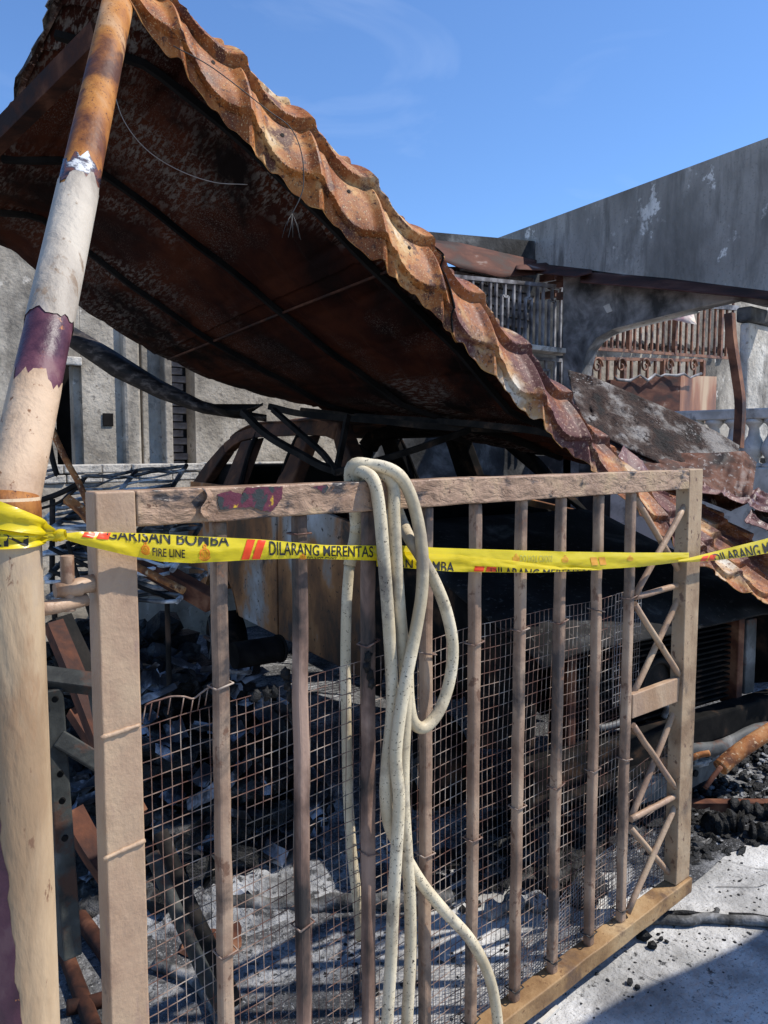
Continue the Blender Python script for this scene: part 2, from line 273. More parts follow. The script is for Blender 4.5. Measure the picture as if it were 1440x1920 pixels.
def tape_mat():
    m = bpy.data.materials.new('yellow_tape'); m.use_nodes = True
    nt = m.node_tree; N = nt.nodes; K = nt.links; bs = N['Principled BSDF']; out = N['Material Output']
    bs.inputs['Base Color'].default_value = (.72, .56, .014, 1); bs.inputs['Roughness'].default_value = .27
    tr = N.new('ShaderNodeBsdfTranslucent'); tr.inputs[0].default_value = (.9, .75, .03, 1)
    mx = N.new('ShaderNodeMixShader'); mx.inputs[0].default_value = .30
    tc = N.new('ShaderNodeTexCoord'); t = N.new('ShaderNodeTexNoise'); t.inputs['Scale'].default_value = 18; t.inputs['Detail'].default_value = 5
    mp = N.new('ShaderNodeMapping'); mp.inputs['Scale'].default_value = (.5, .5, 2.0)
    K.new(tc.outputs['Object'], mp.inputs[0]); K.new(mp.outputs[0], t.inputs['Vector'])
    b = N.new('ShaderNodeBump'); b.inputs['Strength'].default_value = .35; b.inputs['Distance'].default_value = .01
    K.new(t.outputs['Fac'], b.inputs['Height']); K.new(b.outputs[0], bs.inputs['Normal'])
    K.new(bs.outputs[0], mx.inputs[1]); K.new(tr.outputs[0], mx.inputs[2]); K.new(mx.outputs[0], out.inputs[0])
    return m
M['tape'] = tape_mat()

# =================================================================== GROUND
gm = MB(); gm.add([(-300,-300,0),(300,-300,0),(300,300,0),(-300,300,0)], [(0,1,2,3)])
g = gm.build('ground', M['concrete']); tag(g, 'pale ash dusted concrete forecourt', kind='structure')
# sooty floor of the carport, an uneven-edged sheet behind the gate line
def patch(name, cx, cy, rx, ry, z, m, label=None, kind='structure', n=70, jag=.16, rot=0):
    v = [(cx, cy, z)]; sd = random.uniform(0, 99)
    for i in range(n):
        a = 2*math.pi*i/n; k = 1 + jag*mnoise.fractal(Vector((math.cos(a)*1.8+sd, math.sin(a)*1.8, 2)), 1, 2, 5)*1.6
        x, y = math.cos(a)*rx*k, math.sin(a)*ry*k
        v.append((cx + x*math.cos(rot) - y*math.sin(rot), cy + x*math.sin(rot) + y*math.cos(rot), z))
    mb = MB(); mb.add(v, [(0, i+1, (i+1) % n + 1) for i in range(n)])
    o = mb.build(name, m); tag(o, label, kind=kind); return o
patch('carport_floor', 2.2, 4.9, 4.4, 3.05, .004, M['ash_floor'], 'sooty ash strewn carport floor')

# =================================================================== CARPORT POST
BG = 1.34                                   # gate front plane
pc = at_d(12, 1000, 1.24); jz = at_d(20, 932, 1.24).z
post = empty('carport_post', (pc.x, pc.y, 0), 'round carport post beside the gate, its rusty upper pole leaning back', 'post')
zs = np.linspace(0, jz, 40)
MB().tube([(pc.x, pc.y, z) for z in zs], .052, 40).build('lower_post', M['lower_post'], post)
# strip of old maroon paint down the left of the lower post
def cyl_patch(p0, p1, r, a0, a1, rag, m, name, parent, n=60, k=10, sd=0, ramp=0.):
    p0, p1 = Vector(p0), Vector(p1); t = (p1-p0).normalized(); view = Vector((CC, SC, 0))
    x = (view - t*view.dot(t)).normalized(); y = t.cross(x)      # x points away from the viewer
    G = []
    for i in range(n+1):
        c = p0.lerp(p1, i/n); e0 = (a0 + (ramp*(i/n))) + rag*mnoise.fractal(Vector((i*.35, sd, 1)), 1, 2, 4); e1 = a1 + rag*mnoise.fractal(Vector((i*.35, sd+9, 4)), 1, 2, 4)
        row = []
        for j in range(k+1):
            a = e0 + (e1-e0)*j/k; row.append(c + (-x*math.cos(a) + y*math.sin(a))*r)
        G.append(row)
    mb = MB().grid(G); return mb.build(name, m, parent)
for a0, a1 in ((-2.0, -.8), (.8, 2.0)): pass
LEFT = 1
def ang_test():                               # which sign of the angle is on the viewer's left
    view = Vector((CC, SC, 0)); t = Vector((0,0,1)); x = view; y = t.cross(x)
    return 1 if y.dot(Vector((SC, -CC, 0))) < 0 else -1
LEFT = ang_test()
cyl_patch((pc.x, pc.y, .0), (pc.x, pc.y, 1.22), .0526, LEFT*-1.22, LEFT*1.6, .16, M['maroon'], 'worn_paint_strip', post, sd=3, ramp=LEFT*1.42)

pb = at_d(17, 960, 1.24); pt = at_d(216, 30, 2.12)
pax = (pt - pb).normalized(); plen = (pt - pb).length
def pole_band(name, t0, t1, r, m, rag0=0., rag1=0., sd=0):
    n, k = 40, 14; z = pax.orthogonal().normalized(); w = pax.cross(z); G = []
    for i in range(k+1):
        row = []
        for j in range(n+1):
            a = 2*math.pi*j/n; d = Vector((math.cos(a), math.sin(a), sd))
            s0 = t0*plen + rag0*mnoise.fractal(d*2.2, 1, 2, 5); s1 = t1*plen + rag1*mnoise.fractal(d*2.2 + Vector((0,0,5)), 1, 2, 5)
            s_ = s0 + (s1-s0)*i/k
            row.append(pb + pax*s_ + (z*math.cos(a) + w*math.sin(a))*r)
        G.append(row)
    return MB().grid(G).build(name, m, post)
def tpole(py):                                # share of the pole's length at an image row
    best = min(np.linspace(0, 1, 400), key=lambda t: abs(960 - FPX*((lambda q: (q.z*math.cos(PITCH) + (q.x*CC+q.y*SC)*math.sin(PITCH)) / ((q.x*CC+q.y*SC)*math.cos(PITCH) - q.z*math.sin(PITCH)))(pb + pax*plen*t - O)) - py))
    return float(best)
MB().tube([pb + pax*plen*t for t in np.linspace(0, 1.03, 12)], .0415, 40).build('upper_pole', M['rust_pole'], post)
pole_band('ochre_paint', 0, tpole(735), .0432, M['ochre_pole'], 0, .05, 1)
pole_band('maroon_primer', tpole(790), tpole(596), .0421, M['maroon'], 0, 0, 2)
pole_band('cream_paint', tpole(614), tpole(352), .0440, M['cream_pole'], .02, .05, 3)
pole_band('scorched_paint', tpole(366), tpole(322), .0424, mat('scorched_pole_paint', [(.38,(.02,.02,.03)),(.5,(.16,.06,.035)),(.6,(.05,.05,.07)),(.68,(.6,.6,.6))], 16, .3, .4, 50), 0, .05, 4)
# collar where the leaning pole was torn from the post
MB().tube([(pc.x, pc.y, jz-.05), (pc.x, pc.y, jz-.012), (pc.x+.002, pc.y+.003, jz+.003)], [.0535, .0535, .050], 40).build('collar', M['rust_pole'], post)
# lower hinge bracket with the pin
hb = at_b(150, 1130, BG + .02)
h0 = Vector((pc.x+.03, pc.y+.01, hb.z))
MB().tube([h0, h0.lerp(Vector((hb.x, hb.y, hb.z)), .5), Vector((hb.x+.012, hb.y, hb.z+.004))], [.0135, .0125, .011], 16).build('hinge_bracket', M['gate'], post)
hp = at_b(127, 1090, BG + .02)
MB().tube([(hp.x, hp.y, hb.z-.012), (hp.x, hp.y, hb.z+.085)], .0115, 20).build('hinge_pin', M['gate_bar'], post, bevel=.001)

# =================================================================== CARPORT ROOF (fallen sheet of pressed metal tiles)
EA = at_d(226, -10, 2.14); EB = at_d(1440, 1140, 3.44)
ed = (EB - EA); en = Vector((-ed.y, ed.x, 0))
def at_eave(px, py):
    r = ray(px, py); t = en.dot(Vector((EA.x, EA.y, 0))) / en.dot(Vector((r.x, r.y, 0))); return O + r*t
lip_px = [(214,-30),(240,12),(290,74),(330,128),(400,208),(440,254),(500,316),(560,368),(640,438),(700,494),(760,546),(800,586),(850,640),(950,742),(1000,790),(1060,846),(1110,892),(1180,956),(1260,1030),(1330,1078),(1380,1110),(1440,1138),(1510,1162),(1590,1180)]
lip = [at_eave(*q) for q in lip_px]
lip_s = smooth_pts(lip, 10)
acc = [0.0]
for i in range(1, len(lip_s)): acc.append(acc[-1] + (lip_s[i]-lip_s[i-1]).length)
UL = acc[-1]
acc = np.array(acc); LP = np.array([tuple(p) for p in lip_s])
def lip_at(u): return np.stack([np.interp(u, acc, LP[:, k]) for k in range(3)], -1)
V_LEN = 2.75
rear_px = [(-260,400),(-120,450),(0,506),(130,622),(240,692),(330,734),(440,762),(560,784),(700,804),(820,818),(960,838),(1200,850)]
BR = EA.y + V_LEN - .12
rear = [at_b(x, y, BR) for x, y in rear_px]
ra = np.array([p.x for p in rear]); rz = np.array([p.z for p in rear])

def sstep(x): x = np.clip(x, 0, 1); return x*x*(3-2*x)
PITCH_T, LC = .27, .185
def roof_base(u, w):
    """smooth sheet: u along the eave, w back from the lip"""
    E = lip_at(u); un = np.clip(u/3.3, 0, 1)
    th0 = np.interp(un, [0,.05,.12,.3,.6,.8,1], np.radians([64,78,87,87,80,60,42]))
    Lb = np.interp(un, [0,.5,.72,.85,1], [.72,.70,.66,1.1,1.9])
    zr = np.interp(E[...,0], ra, rz)
    n = 48; ws = np.linspace(0, 1, n)
    shp = u.shape
    th1 = np.arcsin(np.clip((zr - E[...,2] - .52*Lb*np.sin(th0))/(V_LEN-.3), -.9, .9))
    # integrate the section
    W = w[..., None]*ws; T = th1[..., None] + (th0-th1)[..., None]*(1 - sstep(W/Lb[..., None]))
    dw = w/(n-1)
    db = (np.cos(T)[...,:-1] + np.cos(T)[...,1:]).sum(-1)*.5*dw
    dz = (np.sin(T)[...,:-1] + np.sin(T)[...,1:]).sum(-1)*.5*dw
    x = E[...,0] + .10*db*0; y = E[...,1] + db
    z = E[...,2] + dz - .22*np.exp(-(u/.40)**2)*np.sin(np.pi*np.clip(w/V_LEN,0,1))
    # dents
    z = z + .006*np.sin(u*5.3+1.1)*np.sin(w*4.1+u)
    return np.stack([x, y, z], -1)
def tile_h(u, w):
    x = np.mod(u/PITCH_T + .17, 1.0); dx = np.minimum(np.abs(x-.15), 1-np.abs(x-.15))
    rib = .024*np.exp(-(dx/.085)**2) + .008*np.exp(-((x-.36)/.05)**2)
    pan = -.006*(.5 - .5*np.cos(2*np.pi*(x-.15)))
    sc = .046*(.5 - .5*np.cos(2*np.pi*(x-.15)))**.8
    we = (w + sc - .085)/LC; q = we - np.floor(we)
    st = .036*np.clip(q/.05,0,1)*(1-q)
    ph = np.where(we < 0, 0.0, 1.0)
    st = np.where(we < 0, .012*(1+we*.5), st)
    return rib + pan + st
def roof_pt(u, w):
    e = 1e-3
    p = roof_base(u, w); du = roof_base(u+e, w) - p; dw_ = roof_base(u, w+e) - p
    n = np.cross(du, dw_); n /= np.linalg.norm(n, axis=-1, keepdims=True) + 1e-9
    fade = 1 - .80*sstep((w-.62)/.5)*(1-sstep((u-2.35)/.5))
    hh = tile_h(u, w)*fade
    rip = .0045*np.sin(u*61+3*np.sin(u*17))*np.exp(-w/.03) + .002*np.sin(u*23+w*31)*np.exp(-w/.25)
    return p + n*(hh[..., None]) + n*rip[..., None], n
roof = empty('carport_roof', tuple(EA - Vector((0,0,EA.z))), 'collapsed rust orange metal tile roof sagging from the leaning pole onto the car', 'roof')
def roof_panel(u0, u1, lift, name, m, wmax=V_LEN, label=None):
    us = np.arange(u0, u1+1e-6, PITCH_T/26)
    wsx = np.concatenate([np.arange(0, .80, .0045), np.arange(.80, 1.7, .009), np.linspace(1.7, wmax, 24)])
    U, W = np.meshgrid(us, wsx, indexing='ij')
    Wj = W + (np.interp(us, us, .010*np.sin(us*31)+.008*np.sin(us*77+1))[:, None])*np.exp(-W/.05)
    Pq, n = roof_pt(U, np.maximum(Wj, 0)); Pq = Pq + n*lift
    nu, nv = U.shape
    me = bpy.data.meshes.new(name); org = np.array(ORG[roof.name])
    me.vertices.add(nu*nv); me.vertices.foreach_set('co', (Pq.reshape(-1,3)-org).ravel())
    idx = np.arange(nu*nv).reshape(nu, nv)
    F = np.stack([idx[:-1,:-1], idx[1:,:-1], idx[1:,1:], idx[:-1,1:]], -1).reshape(-1, 4)
    me.loops.add(F.size); me.loops.foreach_set('vertex_index', F.ravel())
    me.polygons.add(len(F)); me.polygons.foreach_set('loop_start', np.arange(0, F.size, 4)); me.polygons.foreach_set('loop_total', np.full(len(F), 4))
    me.polygons.foreach_set('use_smooth', np.ones(len(F), bool)); me.update(calc_edges=True); me.set_sharp_from_angle(angle=R(38))
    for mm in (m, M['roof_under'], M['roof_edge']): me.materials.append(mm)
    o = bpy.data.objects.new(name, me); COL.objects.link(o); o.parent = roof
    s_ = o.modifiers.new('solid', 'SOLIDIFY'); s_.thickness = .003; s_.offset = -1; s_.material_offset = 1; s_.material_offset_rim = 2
    if label: o['label'] = label
    return o
USEAM = float(np.interp(848, [q[0] for q in lip_px], [acc[min(10*i, len(acc)-1)] for i in range(len(lip_px))]))
roof_panel(0.0, USEAM + .03, 0, 'roof_panel', M['roof_top'])
M['roof_top2'] = mat('plum_rusted_tile_sheet', [(.28,(.06,.019,.013)),(.42,(.20,.06,.018)),(.53,(.30,.11,.034)),(.64,(.39,.23,.105)),(.80,(.54,.48,.39))], 4.0, .6, .5, 150, over=[(3.6,.47,.58,(.10,.036,.030),(1,1,1)),(90,.58,.68,(.33,.21,.15),(1,1,1)),(60,.59,.69,(.06,.02,.011),(1,1,1))], bdist=.0025)
roof_panel(USEAM - .02, UL, .007, 'roof_panel', M['roof_top2'])
# purlins under the sheet and the rafter along the left verge
def roof_line(us, ws, drop):
    P_, n = roof_pt(np.array(us, float), np.array(ws, float)); b = roof_base(np.array(us, float), np.array(ws, float))
    return [Vector(q) - Vector(nn)*drop for q, nn in zip(b, n)]
for w, hh in ((.72,.05),(1.45,.06),(2.15,.055)):
    us = np.linspace(.05, 3.5, 40); pts = roof_line(us, np.full(40, w) + .02*np.sin(us*1.3+w), .012)
    mb = MB()
    for sgn in (0,):
        mb.tube(pts, .017, 4, smooth=False)
    mb.build('purlin', M['black_hollow'], roof)
MB().beam(at_d(188,66,2.30), at_d(-60,315,2.75), .05, .07, (0,0,1)).build('rafter', M['dark_rust'], roof)
MB().tube(roof_line(np.full(30,1.52), np.linspace(.35,V_LEN-.05,30), .010), .007, 4, smooth=False).build('lap_strip', M['dark_rust'], roof)
MB().tube(roof_line(np.full(30,2.6), np.linspace(.25,V_LEN-.05,30), .03), .022, 4, smooth=False).build('rafter', M['soot_steel'], roof)
# dark lap between the two sheets and the rusted fixings along the first course
us = np.full(40, USEAM-.022); P_, n_ = roof_pt(us, np.linspace(.0,.62,40))
MB().tube([Vector(q)+Vector(nn)*.008 for q, nn in zip(P_, n_)], .0035, 6).build('lap_gap', M['black_hollow'], roof)
for k in range(12):
    P_, n_ = roof_pt(np.array([PITCH_T*(k+.52)]), np.array([.155 + .02*random.random()])); q, nn = Vector(P_[0]), Vector(n_[0])
    MB().tube([q - nn*.004, q + nn*.003], .0065, 10).build('screw', M['soot_steel'], roof)
# ragged verge trim on the left edge
G = []
for i, w in enumerate(np.linspace(.1, V_LEN, 90)):
    P_, n = roof_pt(np.array([.0]), np.array([w])); q = Vector(P_[0]); k = mnoise.fractal(Vector((w*7,1,1)),1,2,4)
    out = -Vector((1,0,0)); G.append([q + Vector((.03,0,.012)), q + out*(.02+.02*k) + Vector((0,0,.02+.015*k)), q + out*(.045+.03*k) + Vector((0,0,-.035+.03*mnoise.noise(Vector((w*13,4,2)))))])
MB().grid(G).build('verge_flashing', M['fallen_sheet'], roof, solid=.002)

# wires hanging from the eave
w1 = smooth_pts([O + (at_eave(*q)-O)*.955 for q in [(325,86),(400,128),(500,205),(545,240),(566,290),(569,345),(562,372),(548,400)]], 6)
thing('hanging_wire', MB().tube(w1, .0016, 6), M['thin_wire'], 'black wire looped over the rusty eave with frayed lower end', 'wire')
w2 = smooth_pts([at_eave(*q) + Vector((0,.10,0)) for q in [(236,140),(258,205),(300,260),(360,300),(430,325),(495,330)]], 6)
thing('hanging_wire', MB().tube(w2, .0013, 6), M['pale_wire'], 'thin pale wire drooping under the roof beside the pole', 'wire')
fr = MB(); c0 = O + (at_eave(548,400)-O)*.955
for k in range(7):
    d = Vector((random.uniform(-.03,.03), random.uniform(-.02,.02), random.uniform(-.09,-.03)))
    fr.tube([c0, c0+d*.5+Vector((random.uniform(-.008,.008),0,0)), c0+d], .0009, 5)
thing('frayed_strands', fr, M['thin_wire'], 'small tuft of frayed dark strands below the eave wire', 'wire')

# =================================================================== GATE
gx0 = at_b(186, 1200, BG).x; gx1 = at_b(1308, 1200, BG).x
gtop = at_b(400, 914, BG).z
gate = empty('swing_gate', (gx0, BG, 0), 'tan painted steel bar gate backed with wire mesh, hose hung on it', 'gate')
D = .05
zb1 = at_b(1290, 1672, BG).z; xb1 = at_b(1290,1672,BG).x; zb0 = at_b(982, 1920, BG).z; xb0 = at_b(982,1920,BG).x
def zbot(x): return max(.012, zb1 + (zb0-zb1)*(x-xb1)/(xb0-xb1)*.9)
sw = at_b(262,1200,BG).x - gx0
lw = gx1 - at_b(1283,1200,BG).x
RAIL = .066
def seg_member(name, p, q, w, h, m, up, seg=24, amp=.0016, bevel=.004):
    mb = MB().beam(p, q, w, h, up, seg)
    mb.v = [tuple(Vector(v) + Vector((mnoise.noise(Vector(v)*9), mnoise.noise(Vector(v)*9+Vector((5,5,5))), mnoise.noise(Vector(v)*9+Vector((9,2,7)))))*amp) for v in mb.v]
    return mb.build(name, m, gate, bevel=bevel, bseg=3)
seg_member('hinge_stile', (gx0+sw/2, BG+D/2, zbot(gx0)+.002), (gx0+sw/2, BG+D/2, gtop), D, sw, M['gate'], (1,0,0))
seg_member('top_rail', (gx0+sw+.001, BG+D/2-.001, gtop-RAIL/2), (gx1-lw-.001, BG+D/2-.001, gtop-RAIL/2), D, RAIL, M['gate_rail'], (0,0,1), 60, .0022)
seg_member('lock_stile', (gx1-lw/2, BG+D/2, zbot(gx1)+.055), (gx1-lw/2, BG+D/2, gtop+.002), D, lw, M['lock_paint'], (1,0,0))
seg_member('bottom_rail', (gx0+sw+.001, BG+D/2-.004, zbot(gx0)+.03), (gx1+.004, BG+D/2-.004, zbot(gx1)+.027), D+.014, .056, M['gate_ochre'], (0,0,1), 60, .0022)
bar_px = [415,566,694,802,893,978,1051,1120,1180]
bar_x = [at_b(x, 1200, BG+.02).x for x in bar_px]
BW = .031
for i, x in enumerate(bar_x):
    m = M['charred_bar'] if i in (1, 2) else M['gate_bar']
    x0 = x + random.uniform(-.003,.003)
    seg_member('gate_bar', (x0, BG+.027, zbot(x)+.055), (x, BG+.027, gtop-RAIL+.002), BW*.9, BW, m, (1,0,0), 26, .0025, .009)
    # bands of wrapped tie wire holding the mesh
    for zz in (at_b(bar_px[i], [1285,1000,1205,1225,1205,1180,1165,1145,1120][i], BG+.02).z, at_b(bar_px[i], [1790,1735,1600,1600,1570,1510,1470,1440,1420][i], BG+.02).z, zbot(x)+.10):
        q = .0185; t_ = random.uniform(-.006,.006)
        MB().tube([(x-q,BG+.008,zz-t_),(x+q,BG+.008,zz+t_),(x+q,BG+.045,zz+t_),(x-q,BG+.045,zz-t_),(x-q,BG+.008,zz-t_)], .0022, 6).build('tie_wire', M['wire'] if zz > .3 else M['thin_wire'], gate)
# braces in the last panel
bx = [(1190,932,1285,1090),(1284,948,1190,1118),(1188,1120,1278,1096),(1190,1132,1280,1276),(1281,1102,1186,1305),(1186,1360,1270,1482),(1274,1312,1181,1540),(1183,1536,1270,1490),(1182,1552,1266,1650),(1272,1496,1176,1712)]
for i, (a, b, c, d) in enumerate(bx):
    off = BG + (.020 if i % 2 else .034)
    p, q = at_b(a, b, off), at_b(c, d, off)
    p, q = Vector((max(p.x, bar_x[-1]+.012), off, p.z)), Vector((max(bar_x[-1]+.012, q.x), off, q.z))
    MB().tube(wob([p.lerp(q, k/8) for k in range(9)], .003, 9, i), .0105, 12).build('brace', M['gate'], gate)
pl = [at_b(1187,1303,BG+.012), at_b(1276,1270,BG+.012), at_b(1272,1316,BG+.012), at_b(1186,1348,BG+.012)]
MB().prism(pl, (0,.022,0)).build('lock_plate', M['gate'], gate, bevel=.003)
# hinge eye on the stile
he = at_b(205, 1108, BG+.02)
MB().tube([(gx0+.01, BG+.022, hb.z+.032), (gx0-.02, BG+.022, hb.z+.03), (hp.x+.02, BG+.02, hb.z+.028), (hp.x-.022, BG+.02, hb.z+.026)], [.017,.0155,.0165,.013], 18).build('hinge_eye', M['gate'], gate)
# peeled patches on the top rail
def flake(pxs, b, m, name, th=.0012):
    pts = [at_b(x, y, b) for x, y in pxs]; MB().prism(pts, (0, th, 0)).build(name, m, gate)
def ragged(pxs, amp=2.2, n=5):
    out = []
    for i in range(len(pxs)):
        a, b = pxs[i], pxs[(i+1) % len(pxs)]
        for k in range(n):
            t = k/n; out.append((a[0]+(b[0]-a[0])*t+random.uniform(-amp,amp), a[1]+(b[1]-a[1])*t+random.uniform(-amp,amp)*.7))
    return out
flake(ragged([(407,928),(432,921),(455,927),(463,914),(529,911),(530,935),(516,952),(508,960),(490,957),(470,950),(452,952),(412,955)], 1.6), BG-.0035, M['peeled'], 'peeled_paint_patch')
flake(ragged([(585,913),(612,908),(616,914),(608,926),(598,918)], 1.0, 3), BG-.0035, M['peeled'], 'peeled_paint_patch')
# a curled strip of paint
G = []
for k in range(13):
    y = 915 + 55*k/12; row = []
    for j in range(5):
        x = 372 + 8*math.sin(k*.5) + j*4 + k*.6; p = at_b(x, y, BG); row.append(p - Vector((0, .004 + .010*(1-j/4)**2, 0)))
    G.append(row)
MB().grid(G).build('curled_paint', M['gate_rail'], gate, solid=.001)
# blistered weld seams across the hinge stile
for (x0,y0,x1,y1) in ((188,1384,262,1360),(194,1612,272,1576)):
    pts = wob([at_b(x0+(x1-x0)*k/10, y0+(y1-y0)*k/10, BG-.001) for k in range(11)], .003, 14)
    MB().tube(pts, [.003+.0025*random.random() for _ in pts], 8).build('paint_ridge', M['gate'], gate)

# wire mesh
def mesh_panel(name, x0, x1, ztop, zlow, dx, dz, b, r, m, amp=.006, sag=0.0, brk=()):
    mb = MB(); nx = int((x1-x0)/dx); sdd = random.uniform(0, 50)
    def pos(x, z):
        n1 = mnoise.noise(Vector((x*3, z*3, sdd))); n2 = mnoise.noise(Vector((x*3+9, z*3, sdd))); n3 = mnoise.noise(Vector((x*14, z*14, sdd+3)))
        return Vector((x + amp*n1 + .0018*n3, b + amp*1.1*n2 + .0015*n3, z + amp*.9*mnoise.noise(Vector((x*2.2+3, z*5, sdd)))+sag*math.sin((x-x0)*16.1)))
    k = 0
    zt = lambda x: ztop(x) if callable(ztop) else ztop
    for i in range(nx+1):
        x = x0 + i*dx; top = zt(x); n = max(2, int((top-zlow(x))/dz))
        pts = [pos(x, top - (top-zlow(x))*j/n) for j in range(n+1)]
        mb.tube(pts, r, 4, smooth=False, caps=False)
    zmax = max(zt(x0), zt(x1), zt((x0+x1)/2)); z = zmax
    nrow = int((zmax - min(zlow(x0), zlow(x1)))/dz)
    for j in range(nrow+1):
        run = []
        for i in range(nx+1):
            x = x0 + i*dx; z = zt(x) - j*dz
            if z < zlow(x)-.001 or any(bx0 < x < bx1 and bz0 < z < bz1 for bx0,bx1,bz0,bz1 in brk):
                if len(run) > 1: mb.tube(run, r*1.05, 4, smooth=False, caps=False)
                run = []
            else: run.append(pos(x, z))
        if len(run) > 1: mb.tube(run, r*1.05, 4, smooth=False, caps=False)
    o = mb.build(name, m, gate, fixn=False); o['kind'] = 'stuff'; return o
zl = lambda x: zbot(x) + .06
ztA = at_b(272,1335,BG+.05).z; ztB = at_b(900,1172,BG+.05).z; ztC = at_b(1180,1108,BG+.05).z
xA, xB, xC = at_b(272,1335,BG+.05).x, at_b(900,1172,BG+.05).x, at_b(1180,1108,BG+.05).x
def topcurve(x): return float(np.interp(x, [xA, xB, xC, xC+.3], [ztA-.03, ztB, ztC, ztC-.02]))
mesh_panel('wire_mesh', gx0+sw-.004, bar_x[-1]+.01, topcurve, zl, .0205, .0345, BG+.052, .00095, M['wire'], .006, .002, brk=[(bar_x[0]+.03,bar_x[0]+.06,.9,.95),(bar_x[1]+.05,bar_x[1]+.08,.3,.7)])
mesh_panel('wire_mesh', bar_x[3]+.01, gx1-.02, lambda x: zbot(x)+.25-.06*math.sin(x*5), lambda x: zbot(x)+.05, .012, .0125, BG+.058, .0008, M['grille'], .012)
mesh_panel('wire_mesh', bar_x[-1], bar_x[-1]+.17, at_b(1220,1100,BG+.07).z, lambda x: at_b(1220,1300,BG+.07).z, .0155, .026, BG+.075, .0009, M['grille'], .008)
mesh_panel('wire_mesh', bar_x[-1]-.02, gx1-.03, lambda x: at_b(1240,1420,BG+.06).z + .1*(x-bar_x[-1]), lambda x: zbot(x)+.05, .0235, .034, BG+.055, .00095, M['wire'], .010)
# torn top strand and melted plastic on the mesh
p0 = [at_b(*q, BG+.045) for q in [(273,1322),(285,1316),(300,1312),(320,1306),(345,1306),(362,1310),(376,1300),(390,1290),(402,1284)]]
MB().tube(smooth_pts(p0,4), .0019, 6).build('torn_strand', M['wire'], gate)
for k in range(8):
    MB().tube([p0[k], p0[k]+Vector((-.006,.002,-.035))], .0013, 5).build('torn_strand', M['wire'], gate)
mb = MB()
for q in [(535,1265),(540,1285),(545,1305),(550,1325),(552,1345),(500,1300),(480,1306),(515,1296)]:
    mb.lump(at_b(*q, BG+.047), .011, 2, .5, 2.2, (1,.5,1.3), True)
mb.build('melted_plastic', M['charcoal'], gate)
mb = MB()
for q in [(690,1232),(688,1250),(694,1265),(697,1280)]: mb.lump(at_b(*q, BG+.012), .010, 2, .5, 2.2, (1,.6,1.4), True)
mb.build('melted_plastic', M['charcoal'], gate)

# =================================================================== HOSE over the top rail
HB = BG - .020
hose = empty('garden_hose', (at_b(740,900,HB).x, HB, 0), 'cream mildew speckled garden hose slung in loops over the gate top rail', 'hose')
def hp_(x, y, b=HB): return at_b(x, y, b)
RH = .0146
tz = gtop
def strand(pts, r=RH): MB().tube(smooth_pts(pts, 7), r, 18).build('hose_length', M['hose'], hose)
BB = BG + D + .02
# first length: over the rail at the left, hangs in front, down to the ground
strand([hp_(668,1000,BB), hp_(676,940,BB)+Vector((0,0,0)), Vector((hp_(700,905).x, BG+D*.75, tz+.016)), Vector((hp_(700,905).x, BG+.008, tz+.019)), hp_(702,905,HB+.002), hp_(712,960,HB), hp_(719,1040,HB-.006), hp_(726,1130), hp_(733,1240), hp_(735,1330), hp_(727,1420,HB-.004), hp_(723,1490,HB-.004), hp_(731,1550,HB), hp_(757,1600,HB+.006), hp_(790,1655,HB+.004), hp_(835,1710,HB-.004), hp_(882,1762,HB-.016), hp_(915,1825,HB-.024), hp_(930,1890,HB-.024), hp_(936,1960,HB-.024)])
strand([hp_(735,1000,BB+.004), hp_(735,930,BB), Vector((hp_(733,895).x, BG+D*.75, tz+.016)), Vector((hp_(733,895).x, BG+.008, tz+.018)), hp_(737,910,HB+.002), hp_(739,970,HB), hp_(743,1050,HB), hp_(749,1140,HB), hp_(757,1230,HB), hp_(761,1320,HB+.002), hp_(757,1420,HB), hp_(757,1500,HB-.002), hp_(763,1600,HB-.006), hp_(769,1700,HB-.008), hp_(769,1800,HB-.008), hp_(764,1900,HB-.008), hp_(760,1990,HB-.008)])
strand([hp_(655,1060,BB+.01), hp_(668,985,BB+.004), Vector((hp_(690,900).x, BG+D*.85, tz+.026)), Vector((hp_(716,880).x, BG+.012, tz+.036)), hp_(742,886,HB-.010), hp_(766,920,HB-.014), hp_(783,975,HB-.018), hp_(792,1040,HB-.03), hp_(791,1110,HB-.034), hp_(780,1180,HB-.034), hp_(764,1260,HB-.034), hp_(750,1340,HB-.034), hp_(742,1420,HB-.034), hp_(748,1500,HB-.034), hp_(743,1600,HB-.034), hp_(737,1700,HB-.03), hp_(733,1800,HB-.03), hp_(727,1900,HB-.03), hp_(722,1990,HB-.03)])
strand([hp_(738,935,BB), hp_(752,975,BB-.015), hp_(768,1010,BG-.010), hp_(790,1045,HB-.004), hp_(815,1090,HB-.008), hp_(838,1150,HB-.012), hp_(849,1215,HB-.012), hp_(842,1280,HB-.010), hp_(822,1335,HB-.008), hp_(795,1364,HB-.004), hp_(774,1352,HB), hp_(766,1310,HB+.004), hp_(764,1262,HB+.006)])
strand([hp_(655,1060,BB+.01), hp_(650,1130,BB+.012), hp_(648,1240,BB+.014), hp_(650,1380,BB+.014), hp_(653,1500,BB+.014), hp_(660,1600,BB+.014), hp_(670,1690,BB+.014), hp_(676,1760,BB+.016)], .0125)

